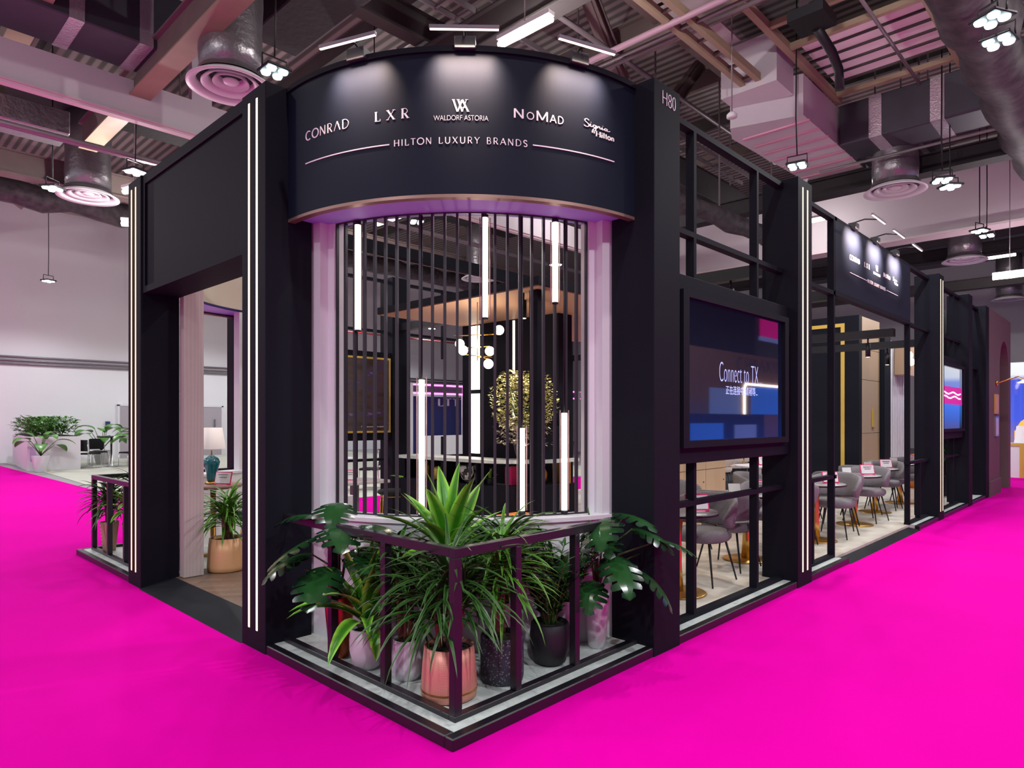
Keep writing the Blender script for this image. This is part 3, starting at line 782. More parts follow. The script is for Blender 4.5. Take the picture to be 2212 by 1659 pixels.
M['scr3'] = emit('magenta_picture', (.42, .01, .22), .9)
ob('magenta_band', B((a0, .064, 1.86), (a1, .066, 2.16)), M['scr3'], tv, True)
M['scr4'] = emit('white_picture', (.9, .85, .95), 1)
mb = MB()
for k in range(2):
    pts = [(a0 + (a1 - a0) * i / 10, .0635, 1.98 + .07 * k + .02 * sin(i * 1.3 + k)) for i in range(1, 10)]
    mb.tube(pts, .014, 5)
ob('white_wave', mb, M['scr4'], tv, True)

# gold framed picture on the inside of the back facade
ybk = MY - .30
t = thing('framed_picture', 'dark picture in a thin gold frame on the back facade', 'picture', (3.2, ybk, 1.27))
ob('backing_panel', B((2.12, ybk, 1.27), (4.30, ybk + .22, 2.67)), M['black'], t, True)
mb = MB()
for p, q in (((2.25, 1.39), (4.27, 1.42)), ((2.25, 2.55), (4.27, 2.58)), ((2.25, 1.42), (2.28, 2.55)), ((4.24, 1.42), (4.27, 2.55))):
    mb.box((p[0], ybk - .03, p[1]), (q[0], ybk, q[1]))
ob('gold_frame', mb, M['goldpaint'], t, True)
M['pic'] = ramp_mat('dark_night_picture', 'noise', [(.35, S((34, 20, 24))), (.52, S((60, 40, 40))), (.62, S((44, 32, 70))), (.75, S((150, 110, 120)))], (2, 1, 4), .3, tex={'Scale': 1.6, 'Detail': 6.0}, emis=.25)
ob('picture_face', B((2.28, ybk - .02, 1.42), (4.24, ybk, 2.55)), M['pic'], t, True)
ob('caption', place_text(font_flat('7 restaurants  7 escapes', .05), lambda a, b, d: (a, ybk - .02 - d, b), .001, .42, .03, 3.72, 1.47), M['letter'], t, True)

# flat sign on the long side
t = thing('flat_sign', 'flat charcoal sign with white brand names over the entrance of the long side', 'sign', (7.28, .1, 2.97))
ob('sign_face', B((5.74, .128, 3.04), (8.91, .19, 3.82)), M['navy'], t, True)
ob('bottom_edge', B((5.74, .122, 2.985), (8.91, .20, 3.04)), M['black'], t, True)
brand_letters(flatS, t, 1.0, 7.24, 3.5, .92)
for x, lab in ((6.35, 'light bar on the flat sign above its first name'), (7.2, 'light bar on the flat sign above the monogram'), (8.1, 'light bar on the flat sign farthest along')):
    sign_lamp((x, .15, 3.866), (0, -1), lab, .5, .30, 34)

# brown wall with arch at the far end of the long side
t = thing('arch_wall', 'brown mauve wall with a tall arched doorway at the far end of the booth', 'wall panel', (16, .1, 0))
xs0, xs1, xm, r, zsp = 14.56, 17.5, 16.55, .62, 2.75
arc_ = [(xm - r * cos(pi * i / 20), zsp + r * sin(pi * i / 20)) for i in range(21)]
out = []
mb = MB()
for yy in (0., .3):
    pass
top = H0
pts = [(xs0, 0), (xm - r, 0)] + arc_ + [(xm + r, 0), (xs1, 0), (xs1, top), (xs0, top)]
n = len(pts)
# two side piers plus a band over the arch, built as quads
def quadwall(xa, za, xb, zb, xc, zc, xd, zd):
    v = [(xa, 0, za), (xb, 0, zb), (xc, 0, zc), (xd, 0, zd)]; v += [(p[0], .3, p[2]) for p in v]
    mb.add(v, [(0, 1, 2, 3), (7, 6, 5, 4), (0, 4, 5, 1), (1, 5, 6, 2), (2, 6, 7, 3), (3, 7, 4, 0)])
quadwall(xs0, 0, xm - r, 0, xm - r, top, xs0, top); quadwall(xm + r, 0, xs1, 0, xs1, top, xm + r, top)
for i in range(20):
    (xa, za), (xb, zb) = arc_[i], arc_[i + 1]; quadwall(xa, za, xb, zb, xb, top, xa, top)
ob('wall_body', mb, M['brown_wall'], t, True)
ob('skirting', B((14.56, -.03, 0), (xm - r, 0, .32)), M['brown_wall'], t, True)
ob('arch_back', B((xm - r - .3, .5, 0), (xm + r + .3, .6, top)), M['arch_in'], t, True)
for z, lab in ((1.72, 'upper small picture with gold lettering on the brown arch wall'), (1.24, 'lower small picture on the brown arch wall')):
    q = thing('small_picture', lab, 'picture', (15.4, -.02, z))
    ob('picture_frame', B((15.22, -.03, z), (15.6, 0, z + .42)), M['goldpaint'] if z > 1.5 else M['chrome'], q, True)
    ob('picture_face', B((15.26, -.034, z + .04), (15.56, -.03, z + .38)), M['pot_tan'] if z > 1.5 else M['pot_marble'], q, True)
q = thing('wall_lamp', 'curved brass wall lamp above the small pictures', 'lamp', (15.5, -.01, 2.38))
ob('backplate', MB().tube([(15.45, 0, 2.38), (15.45, -.03, 2.38)], .06, 14), M['gold'], q, True)
ob('curved_arm', MB().tube([(15.45, -.03, 2.38), (15.6, -.2, 2.46), (15.75, -.34, 2.52), (15.9, -.42, 2.46)], .015, 8), M['gold'], q, True)
ob('lamp_shade', MB().lathe([(.03, .0), (.13, -.06), (.12, -.07)], (15.95, -.44, 2.46), 16), M['tube'], q, True)

# ================================================================== INSIDE THE BOOTH
# roof beams and track spots
solo('roof_beam', B((.34, 4.74, 3.74), (8.95, 4.86, 3.89)), M['black'], 'long black roof beam over the inside of the booth seen through the slats', 'beam')
solo('roof_beam', B((8.9, .34, 2.83), (9.02, 6.4, 2.95)), M['blackm'], 'black beam with hanging spots behind the flat sign', 'beam')
solo('roof_beam', B((4.42, .34, 3.04), (4.54, 6.4, 3.16)), M['blackm'], 'black beam with a hanging spot behind the lattice of the large screen', 'beam')
def track_spot(x, y, z, label, aim=None, power=SPOT_W):
    t = thing('track_spot', label, 'spotlight', (x, y, z - .28))
    ob('mount', MB().tube([(x, y, z - .08), (x, y, z)], .012, 6), M['blackm'], t, True)
    ob('spot_can', MB().tube([(x, y, z - .28), (x, y, z - .08)], .035, 14), M['blackm'], t, True)
    ob('spot_lens', MB().tube([(x, y, z - .284), (x, y, z - .279)], .028, 14), M['tube'], t, True)
    if power: light('SPOT', (x, y, z - .30), power, (1, .86, .70), t, .04, RD(95), aim or (x, y, 0), .7)
for x, y, z, lab, aim in ((8.96, .7, 2.83, 'black can spot nearest the aisle on the beam behind the flat sign', (7.6, 1.0, .1)), (8.96, 2.4, 2.83, 'black can spot farther in on the beam behind the flat sign', (8.8, 2.6, 1)),
                          (4.48, .75, 3.04, 'black can spot on the beam behind the large screen', (3.8, .9, .1)), (4.48, 2.0, 3.04, 'black can spot farther in behind the large screen', (4.9, 1.7, .1)),
                          (1.1, 4.80, 3.74, 'black can spot at the doorway end of the roof beam', (.95, 4.3, 0)), (2.3, 4.80, 3.74, 'black can spot over the white side table', (2.7, 5.2, .6)),
                          (6.6, 4.80, 3.74, 'black can spot above the bar canopy', (7, 5, 1)), (3.3, 2.6, 3.0, 'black can spot hanging at the canopy corner', (3.84, 3.1, 1.5))):
    track_spot(x, y, z, lab, aim, 140 if y == 2.6 else SPOT_W)
solo('roof_beam', B((6.3, .34, 3.04), (6.42, 6.4, 3.16)), M['blackm'], 'black beam over the middle cafe tables', 'beam')
track_spot(6.36, .8, 3.04, 'black can spot over the second cafe table', (6.6, .8, 0))
solo('roof_beam', B((10.7, .34, 2.83), (10.82, 6.4, 2.95)), M['blackm'], 'black beam over the farthest cafe tables', 'beam')
track_spot(10.76, .9, 2.83, 'black can spot over the farthest cafe tables', (10.4, .9, 0))

# bar island
can = thing('bar_canopy', 'flat square canopy with black edge and bronze underside over the bar', 'canopy', (5.2, 3.6, 3.0))
ob('canopy_slab', B((3.1, 2.2, 3.012), (7.4, 5.1, 3.10)), M['black'], can, True)
ob('soffit', B((3.12, 2.22, 3.0), (7.38, 5.08, 3.012)), M['brown_canopy'], can, True)
solo('canopy_post', B((3.24, 2.34, ZF - .004), (3.36, 2.46, 3.0)), M['black'], 'square black post at the near corner of the bar canopy', 'post')
solo('canopy_post', B((7.1, 2.34, ZF - .004), (7.22, 2.46, 3.0)), M['black'], 'square black post at the far corner of the bar canopy', 'post')
bw = thing('bar_back_wall', 'black wall behind the bar with a tall lit panel', 'wall panel', (4.75, 4.15, ZF - .004))
ob('wall_body', B((4.62, 3.2, ZF - .004), (4.9, 5.08, 3.0)), M['black'], bw, True)
ob('light_panel', B((4.605, 4.70, 1.10), (4.62, 4.92, 1.98)), M['panel_light'], bw, True)
ob('light_panel', B((4.605, 4.70, 2.04), (4.62, 4.92, 2.98)), M['panel_light'], bw, True)
ob('light_strip', B((4.605, 3.99, 1.6), (4.62, 4.02, 2.98)), M['tube'], bw, True)
bc = thing('bar_counter', 'curved bar counter with black front and pale stone top', 'counter', (4.0, 3.9, ZF - .004))
path = [(3.39, 5.05), (3.39, 3.5)] + [(4.13 - .74 * cos(RD(a)), 3.5 - .74 * sin(RD(a))) for a in range(10, 91, 10)] + [(4.5, 2.76)]
inn = [(4.5, 3.15), (4.13, 3.15)] + [(4.13 - .34 * cos(RD(a)), 3.5 - .35 * sin(RD(a))) for a in range(80, 0, -20)] + [(3.79, 3.6), (3.79, 5.05)]
ob('counter_top', MB().prism(path + inn, 1.075, 1.115), M['marble'], bc, True)
sh = lambda p: (p[0] + .06 * (1 if p[1] > 3.4 else .5), p[1] + (.0 if p[1] > 3.5 else .05))
ob('counter_front', MB().prism([sh(p) for p in path] + inn, ZF - .004, .80), M['black'], bc, True)
ob('counter_back', B((3.76, 3.6, .80), (3.79, 5.05, 1.075)), M['black'], bc, True)
for y in (5.0, 4.2, 3.55): ob('bracket', B((3.47, y - .015, .80), (3.76, y + .015, 1.075)), M['black'], bc, True)
ob('bracket', B((4.4, 2.84, .80), (4.43, 3.12, 1.075)), M['gold'], bc, True)
mb = MB().prism([(3.95, 2.86), (4.5, 2.86), (4.5, 3.0), (3.95, 3.0)], 1.115, 1.42)
mb.add([(3.95, 2.86, 1.42), (4.5, 2.86, 1.42), (4.5, 3.0, 1.42), (3.95, 3.0, 1.42), (4.12, 2.86, 1.52), (4.5, 2.86, 1.52), (4.5, 3.0, 1.52), (4.12, 3.0, 1.52)], [(0, 1, 5, 4), (4, 5, 6, 7), (3, 7, 6, 2), (0, 4, 7, 3), (1, 2, 6, 5)])
solo('bar_hood', mb, M['black'], 'black slope-fronted bar cabinet standing on the counter behind the bouquet', 'cabinet')
# things on the lower shelf of the counter
M['zebra'] = ramp_mat('zebra_pattern', 'wave', [(.45, (.01, .01, .01)), (.55, (.6, .58, .55))], (1, 1, 1), .4, tex={'Scale': 9.0, 'Distortion': 8.0, 'Detail': 2.0})
solo('patterned_bowl', MB().lathe([(.05, 0), (.12, .05), (.15, .14), (.16, .22), (.14, .22), (.12, .15)], (3.62, 3.80, .80), 20), M['zebra'], 'black and white patterned bowl on the bar shelf', 'bowl')
solo('gold_canister', MB().lathe([(.05, 0), (.06, .02), (.06, .16), (.03, .2), (.03, .23)], (3.62, 4.7, .80), 16), M['gold'], 'gold canister on the bar shelf farthest from the bouquet', 'canister')
solo('gold_canister', MB().lathe([(.06, 0), (.07, .02), (.07, .14), (.04, .17)], (3.62, 4.45, .80), 16), M['goldpaint'], 'squat yellow canister on the bar shelf', 'canister')
solo('gold_jug', MB().lathe([(.05, 0), (.08, .05), (.08, .14), (.05, .2), (.06, .25)], (4.10, 3.05, .80), 16), M['gold'], 'gold jug under the counter curve', 'jug')
solo('magenta_box', B((3.72, 3.19, .80), (3.84, 3.30, 1.02)), M['card_pink'], 'magenta box under the counter curve', 'box')
solo('orange_bench', MB().box((3.0, 2.62, .40), (3.62, 2.95, .52)).box((3.05, 2.65, ZF), (3.1, 2.7, .4)).box((3.5, 2.65, ZF), (3.55, 2.7, .4)).box((3.05, 2.87, ZF), (3.1, 2.92, .4)).box((3.5, 2.87, ZF), (3.55, 2.92, .4)), M['orange'], 'low orange leather bench in front of the bar', 'bench', bev=.02)
# chandelier
ch = thing('globe_chandelier', 'chandelier of five glowing globes on thin crossed rods under the canopy', 'chandelier', (3.35, 3.40, 2.2))
gl = [(3.49, 3.17, 2.66), (3.30, 3.66, 2.52), (3.13, 3.41, 2.41), (3.48, 3.32, 2.42), (3.33, 3.19, 2.25)]
for g in gl: ob('globe', MB().sphere(g, .058, 16), M['bulb'], ch, True)
for p, q in (((3.49, 3.17, 2.61), (3.2, 3.66, 2.61)), ((3.13, 3.41, 2.36), (3.45, 3.25, 2.34)), ((3.30, 3.60, 2.46), (3.48, 3.32, 2.48)), ((3.35, 3.40, 2.30), (3.35, 3.40, 3.0)), ((3.33, 3.19, 2.31), (3.35, 3.40, 2.35))):
    ob('rod', MB().tube([p, q], .006, 6), M['gold'], ch, True)
light('POINT', (3.35, 3.4, 2.45), 25, (1, .85, .68), ch, .08)
# hanging shelf with pale letters by the bar wall
t = thing('hanging_shelf', 'black wall shelf with pale cut-out blocks beside the light strip', 'shelf', (4.5, 3.75, 1.95))
ob('shelf_board', B((4.35, 3.35, 1.95), (4.62, 3.95, 1.98)), M['grey_metal'], t, True)
M['fret'] = ramp_mat('fretwork', 'wave', [(.4, S((60, 40, 40))), (.5, S((220, 190, 180)))], (0, 30, 0), .6)
ob('fret_block', B((4.42, 3.66, 1.98), (4.5, 3.92, 2.22)), M['fret'], t, True)
ob('fret_block', B((4.42, 3.37, 1.98), (4.5, 3.62, 2.08)), M['fret'], t, True)
# back of bar: hanging banners and pale racks seen at the window's right side
t = thing('garment_rack', 'white gridded rack behind the bar hung with magenta cloth', 'rack', (7.9, 4.2, ZF - .004))
ob('rack_panel', B((7.9, 3.3, ZF - .004), (7.95, 5.0, 2.75)), M['lav_panel'], t, True)
for z in (1.2, 1.7, 2.2, 2.6): ob('rack_bar', B((7.88, 3.3, z), (7.9, 5.0, z + .015)), M['blackm'], t, True)
for y, nm in ((3.75, 'magenta cloth hanging nearest the bar post'), (3.5, 'magenta cloth hanging at the rack end')):
    mb = MB(); vs = []
    for i in range(9):
        for k in range(5): vs.append((7.84 + .02 * sin(i * 1.5 + k), y - .12 + .24 * i / 8 * (1 - .08 * k), 2.25 - k * .22))
    mb.add(vs, [(i * 5 + k, (i + 1) * 5 + k, (i + 1) * 5 + k + 1, i * 5 + k + 1) for i in range(8) for k in range(4)], True)
    solo('hanging_cloth', mb, M['pink_panel'], nm, 'cloth')

# oak cabinets
t = thing('oak_cabinet', 'low light oak cabinet wall behind the nearest cafe chairs', 'cabinet', (6.4, 2.5, ZF - .004))
ob('cabinet_body', B((5.0, 2.32, ZF - .004), (7.55, 2.8, 1.55)), M['oak'], t, True)
for i in range(4):
    x = 5.03 + i * .63
    for z0_, z1_ in ((.12, .50), (.51, .86), (.87, 1.5)):
        d = ob('cabinet_door', B((x, 2.305, z0_), (x + .62, 2.32, z1_)), M['oak'], t, True)
        ob('knob', MB().sphere((x + .55, 2.30, (z0_ + z1_) / 2), .01, 8), M['blackm'], d, True)
# black wall with gold frame, oak wall and slats at the far end
t = thing('black_feature_wall', 'tall black wall with a thin gold border at the far end of the cafe', 'wall panel', (14.1, 4.3, ZF - .004))
ob('wall_body', B((14.0, 2.3, ZF - .004), (14.2, 6.3, 3.94)), M['black'], t, True)
for a, b in (((2.60, ZF), (2.68, 3.78)), ((5.9, ZF), (5.98, 3.78)), ((2.68, 3.70), (5.9, 3.78))):
    ob('gold_trim', B((13.98, a[0], a[1]), (14.0, b[0], b[1])), M['goldpaint'], t, True)
t = thing('oak_wall', 'tall oak panel wall beside the black gold-bordered wall', 'wall panel', (14.9, 2.35, ZF - .004))
for z0_, z1_ in ((ZF, 1.28), (1.29, 2.5), (2.51, 3.2), (3.21, 3.93)): ob('oak_panel', B((14.22, 2.3, z0_), (15.55, 2.4, z1_)), M['oak'], t, True)
ob('handle', B((14.95, 2.27, 1.42), (15.08, 2.3, 1.85)), M['goldpaint'], t, True, label='gold recessed handle')
solo('black_column', B((15.6, 2.2, ZF - .004), (16.1, 2.45, 3.7)), M['black'], 'black column between the oak wall and the grey slats', 'column')
t = thing('slat_wall', 'wall of pale grey vertical slats at the far end of the cafe', 'wall panel', (17, 2.4, ZF - .004))
ob('wall_back', B((16.12, 2.44, ZF - .004), (18.4, 2.5, 3.6)), M['duct_dark'], t, True)
for i in range(14): ob('slat', B((16.14 + i * .16, 2.36, ZF - .004), (16.23 + i * .16, 2.44, 3.6)), M['diffuser'], t, True)
t = thing('display_box', 'brown display box with a glowing front fixed on the pale slats at the far end', 'box', (17.5, 2.2, 2.75))
ob('box_body', B((17.05, 2.12, 2.75), (18.0, 2.355, 3.55)), M['oak'], t, True)
ob('glowing_front', MB().sphere((17.35, 2.12, 3.25), .12, 14).sphere((17.65, 2.12, 3.1), .10, 14), M['bulb'], t, True)

M['table_stone'] = mat('grey_stone_top', S((128, 120, 122)), .3, noise=.1, scale=12)
# cafe tables and chairs
def cafe_table(label, x, y, first=[None]):
    if first[0] is None:
        t = thing('cafe_table', label, 'table', (x, y, ZF - .004), group='cafe tables along the window')
        ob('table_top', MB().lathe([(.01, .70), (.33, .70), (.345, .71), (.35, .72), (.34, .73), (.01, .73)], n=40), M['table_stone'], t)
        ob('edge_band', MB().lathe([(.351, .705), (.353, .712), (.351, .722)], n=40, cap=False), M['blackm'], t)
        ob('pedestal', MB().lathe([(.05, .02), (.035, .25), (.032, .5), (.05, .70)], n=20), M['gold'], t)
        ob('base_disc', MB().lathe([(.01, 0), (.24, 0), (.25, .008), (.24, .016), (.05, .022)], n=36), M['gold'], t)
        first[0] = t; return t
    return dup(first[0], (x, y, ZF - .004), 0, label)
def band_back(r, a0, a1, zb, zt, th, drop, n=22):
    """wrap-around padded back: rounded section swept round an arc, lower at its ends."""
    sec = [(-.5, .0), (-.5, .25), (-.45, .75), (-.25, .97), (.0, 1.0), (.25, .97), (.45, .75), (.5, .25), (.5, .0), (.25, -.06), (-.25, -.06)]
    vs = []; m = len(sec)
    for i in range(n + 1):
        u = i / n; a = a0 + (a1 - a0) * u; e = abs(2 * u - 1); k = 1 - max(0, (e - .86) / .14) ** 2 * .75
        zt_ = zt - drop * e ** 2.2; zb_ = zb + .02 * e; zm = (zt_ + zb_) / 2; hh = (zt_ - zb_) * (k if k < 1 else 1)
        for sx_, sz_ in sec:
            rr = r + sx_ * th * (.6 + .4 * k) + .045 * sz_; z = zm - hh / 2 + hh * sz_
            vs.append((rr * cos(a), rr * sin(a), z))
    fs = [(i * m + k, (i + 1) * m + k, (i + 1) * m + (k + 1) % m, i * m + (k + 1) % m) for i in range(n) for k in range(m)]
    mb = MB().add(vs, fs, True)
    mb.f += [tuple(range(m)), tuple(n * m + k for k in reversed(range(m)))]; mb.sm += [True, True]
    return mb
def seat_pad(rx, ry, z0, z1, p=2.6, n=36):
    vs = []; prof = [(.90, 0), (.985, .25), (1.0, .5), (.975, .8), (.88, 1.0), (.45, 1.06)]
    for f, h in prof:
        for k in range(n):
            a = 2 * pi * k / n; c, s_ = cos(a), sin(a); q = (abs(c) ** p + abs(s_) ** p) ** (-1 / p)
            vs.append((rx * f * q * c, ry * f * q * s_, z0 + (z1 - z0) * h))
    fs = [(i * n + k, i * n + (k + 1) % n, (i + 1) * n + (k + 1) % n, (i + 1) * n + k) for i in range(len(prof) - 1) for k in range(n)]
    fs += [tuple(reversed(range(n))), tuple(range((len(prof) - 1) * n, len(prof) * n))]
    return MB().add(vs, fs, True)
def make_chair(label, fab, legm, nm='cafe_chair', h=1., group=None):
    t = thing(nm, label, 'chair', group=group)
    ob('seat', seat_pad(.27, .26, .39 * h, .39 * h + .10), fab, t)
    ob('backrest', band_back(.27, RD(180 - 105), RD(180 + 105), .39 * h + .13, .39 * h + .43, .065, .10), fab, t)
    for sx_ in (-1, 1):
        for sy_ in (-1, 1): ob('leg', MB().tube([(sx_ * .16, sy_ * .16, .40 * h), (sx_ * .24, sy_ * .24, 0)], [.012, .008], 8), legm, t)
    ob('back_strut', MB().tube([(-.20, 0, .385 * h), (-.285, 0, .39 * h + .03), (-.325, 0, .39 * h + .32)], [.011, .011, .009], 8), legm, t)
    ob('strut_joint', MB().tube([(-.29, 0, .39 * h + .10), (-.30, 0, .39 * h + .16)], .017, 10), M['gold'], t)
    return t
tabs = [(3.18, .62), (4.95, .80), (6.67, .66), (8.40, .72), (10.04, .90), (11.67, .92)]
tl = ['round cafe table nearest the numbered pillar', 'round cafe table under the large screen', 'round cafe table just past the lit double-strip pillar', 'second round cafe table past the lit pillar',
      'round cafe table before the distant lit pillar', 'farthest round cafe table along the window']
for (x, y), l in zip(tabs, tl): cafe_table(l, x, y)
c0 = None
seats = [(3.76, .70, 180, 'grey wrap-back chair facing the nearest cafe table'), (4.50, .78, 0, 'grey wrap-back chair with its back to the nearest one under the large screen'), (5.55, .80, 200, 'grey wrap-back chair hidden behind the lit double-strip pillar'),
         (6.15, .78, 0, 'grey chair partly behind the lit pillar at its left side'), (7.20, .62, 180, 'grey wrap-back chair at the first table in the entrance'), (7.93, .80, 8, 'grey wrap-back chair showing its back strut, nearest in the entrance'),
         (8.92, .72, 175, 'grey wrap-back chair on the far side of the second table past the lit pillar'), (9.50, .95, 0, 'grey wrap-back chair in the middle of the row'), (10.62, .92, 182, 'grey wrap-back chair past the middle of the row'),
         (11.1, .98, -5, 'grey chair before the farthest table'), (12.2, .92, 180, 'farthest grey chair of the row'), (2.6, .66, 0, 'grey chair tucked beside the numbered pillar'), (6.7, 1.42, -90, 'grey chair on the inner side of the third table'), (8.4, 1.5, -90, 'grey chair on the inner side of the fourth table'), (5.0, 1.6, -95, 'grey chair on the inner side of the second table')]
for x, y, a, l in seats:
    if c0 is None: c0 = make_chair(l, M['boucle'], M['blackm'], group='grey cafe chairs'); c0.location = (x, y, ZF - .004); c0.rotation_euler = (0, 0, RD(a))
    else: dup(c0, (x, y, ZF - .004), RD(a), l)
M['cream_fab'] = mat('cream_fabric', S((196, 182, 176)), .9, noise=.1, scale=60)
s0 = make_chair('pale bar chair beyond the oak cabinet, nearest it', M['cream_fab'], M['blackm'], 'bar_chair', 1.65, 'pale bar chairs beyond the cabinet')
s0.location = (8.6, 3.0, ZF - .004); s0.rotation_euler = (0, 0, RD(40))
dup(s0, (9.7, 3.2, ZF - .004), RD(60), 'pale bar chair beyond the oak cabinet, farther in')
# table signs
def sign_card(x, y, z, rz, pink, label, first={}):
    k = 'p' if pink else 'w'
    if k not in first:
        t = thing('table_sign', label, 'sign card', (x, y, z), rz, group='magenta edged table cards' if pink else 'small white table cards')
        w, h = (.105, .15) if pink else (.07, .11)
        tl_ = Matrix.Rotation(RD(-14), 3, 'X')
        ob('card_back', MB().obox((0, .018, h / 2), (w * 2, .006, h), tl_), M['card_pink'] if pink else M['grey_metal'], t)
        ob('card_face', MB().obox((0, .013, h / 2 + (.004 if pink else 0)), (w * 2 - (.022 if pink else .008), .006, h - (.03 if pink else .008)), tl_), M['card'], t)
        if pink:
            for i in range(3): ob('print_line', MB().obox((0, .0105 - .001 * i, h * (.78 - .2 * i)), (w * (1.2 - .3 * (i % 2)), .004, .006), tl_), M['grey_metal'], t)
        ob('card_foot', MB().box((-w * .6, -.02, 0), (w * .6, .05, .006)), M['card'], t)
        first[k] = t; return t
    return dup(first[k], (x, y, z), rz, label)
for i, (x, y) in enumerate(tabs):
    sign_card(x + .06, y - .16, ZF + .727, RD(-42), True, 'magenta edged card on the ' + tl[i].replace('round ', ''))
    sign_card(x - .14, y + .06, ZF + .727, RD(-42), False, 'small white card on the ' + tl[i].replace('round ', ''))
# dark lounge behind the third table
solo('black_sofa', MB().box((9.6, 3.6, ZF), (11.2, 4.4, .45)).box((9.6, 4.2, .45), (11.2, 4.45, .85)), M['black_fabric'], 'black sofa in front of the gold-bordered wall', 'sofa', bev=.06)
solo('pale_low_table', MB().lathe([(.2, 0), (.05, .03), (.04, .7), (.4, .71), (.4, .74)], (9.2, 2.5, ZF), 28), M['pot_white'], 'white pedestal table near the black sofa', 'table')
sign_card(9.2, 2.4, ZF + .742, RD(-42), True, 'magenta edged card on the white pedestal table near the sofa')
sign_card(9.35, 2.55, ZF + .742, RD(-42), False, 'small white card on the white pedestal table near the sofa')
solo('orange_armchair', MB().sphere((15.0, 1.3, .55), .38, 20, (1, 1, .8)).lathe([(.25, 0), (.28, .3)], (15.0, 1.3, ZF), 16), M['orange'], 'orange leather tub chair at the far end of the cafe', 'armchair')

# inner side of the slatted window: white table and black stool chair
t = thing('side_table', 'white topped table with a slim leg behind the slats', 'table', (2.97, 5.45, ZF - .004))
ob('table_top', B((2.6, 5.15, .73), (3.35, 5.75, .77)), M['pot_white'], t, True, bev=.005)
ob('table_leg', B((2.93, 5.4, ZF - .004), (3.01, 5.5, .73)), M['grey_metal'], t, True)
sign_card(2.85, 5.4, .77, RD(-50), True, 'magenta edged card on the white table behind the slats')
bch = thing('black_chair', 'black round-seat chair on gold legs behind the slats', 'chair', (3.85, 5.75, ZF - .004), RD(150))
ob('seat', seat_pad(.25, .25, .43, .49, 2.1), M['black_fabric'], bch)
ob('backrest', band_back(.25, RD(130), RD(230), .52, .95, .05, .2), M['black_fabric'], bch)
for sx_ in (-1, 1):
    for sy_ in (-1, 1): ob('leg', MB().tube([(sx_ * .17, sy_ * .17, .43), (sx_ * .2, sy_ * .2, 0)], .010, 8), M['gold'], bch)
ob('leg_ring', MB().tube([(.2 * cos(RD(a)), .2 * sin(RD(a)), .40) for a in range(0, 361, 20)], .008, 6), M['gold'], bch)
solo('white_plinth_box', MB().prism([(1.75, 4.0), (2.05, 4.0), (2.05, 4.3), (1.75, 4.3)], ZF - .004, .75), M['pot_white'], 'white box stand just inside the slats', 'stand')

# inside the doorway: console table, lamp, card, chair
t = thing('console_table', 'small round pale console table inside the doorway window', 'table', (1.0, 5.28, ZF - .006))
ob('table_top', MB().lathe([(.01, .76), (.30, .76), (.31, .785), (.30, .80), (.01, .80)], (1.0, 5.28, ZF), 32), M['taupe'], t, True)
ob('table_leg', MB().lathe([(.16, -.006), (.03, .02), (.03, .76)], (1.0, 5.28, ZF), 20), M['gold'], t, True)
ztab = ZF + .80
t = thing('table_lamp', 'teal ceramic lamp with white drum shade on the console', 'lamp', (.99, 5.30, ztab))
ob('lamp_foot', MB().lathe([(.06, 0), (.075, .01), (.05, .03)], (.99, 5.30, ztab), 20), M['gold'], t, True)
ob('lamp_base', MB().lathe([(.045, .03), (.05, .06), (.055, .12), (.085, .22), (.09, .25), (.075, .29), (.03, .32), (.02, .33)], (.99, 5.30, ztab), 28), M['teal'], t, True)
ob('lamp_neck', MB().tube([(.99, 5.30, ztab + .33), (.99, 5.30, ztab + .42)], .008, 8), M['gold'], t, True)
ob('lamp_shade', MB().lathe([(.15, .40), (.115, .64), (.112, .64), (.147, .40)], (.99, 5.30, ztab), 32, cap=False), M['shade'], t, True)
sign_card(1.02, 5.08, ztab, RD(-60), True, 'magenta edged card leaning beside the teal lamp')
nc = make_chair('navy velvet chair inside the doorway', M['navy_fabric'], M['gold'], 'navy_chair'); nc.location = (1.45, 5.0, ZF - .006); nc.rotation_euler = (0, 0, RD(140))
solo('blue_pouffe', MB().lathe([(.18, 0), (.22, .06), (.22, .2), (.16, .26), (.01, .27)], (1.22, 4.78, ZF - .006), 24), M['blue_fabric'], 'bright blue velvet pouffe behind the doorway plant', 'pouffe')
t = thing('wall_mirror', 'brown framed mirror standing at the edge of the doorway window', 'mirror', (.60, 5.05, 1.3))
ob('mirror_frame', B((.56, 4.86, 1.1), (.60, 4.95, 2.62)), M['brown_wall'], t, True)
ob('mirror_glass', B((.565, 4.95, 1.12), (.58, 5.2, 2.6)), M['brown_wall'], t, True)

# ================================================================== PLANTS
def leaf_pts(base, az, L, e0, e1, n=9, roll=0.):
    """midrib: elevation angle runs from e0 to e1 degrees along the length."""
    p = Vector(base); out = [p.copy()]; h = Vector((cos(az), sin(az), 0))
    for i in range(n):
        e = RD(e0 + (e1 - e0) * (i + .5) / n)
        p = p + (h * cos(e) + Vector((0, 0, 1)) * sin(e)) * (L / n); out.append(p.copy())
    return out
GUARD = [None]                              # where the plant stands, while leaves must keep clear of the curved walls and pillars
def blocked(pts):
    if GUARD[0] is None: return False
    for p in pts:
        x, y, z = p[0] + GUARD[0][0], p[1] + GUARD[0][1], p[2] + GUARD[0][2]
        if y > MY / 2: y = MY - y
        if (Vector((x, y)) - AW.c).length < AW.R + (.035 if ZS - .06 < z < ZS + .02 else .008): return True
        if x > 1.765 and y > -.02 or y > 1.905 and x > -.02: return True
    return False
def clear_az(base, az, L, e0, e1, n):
    for da in (0, .35, -.35, .7, -.7, 1.1, -1.1, 1.5, -1.5, 2.0, -2.0):
        if not blocked(leaf_pts(base, az + da, L, e0, e1, n)): return az + da
    return None
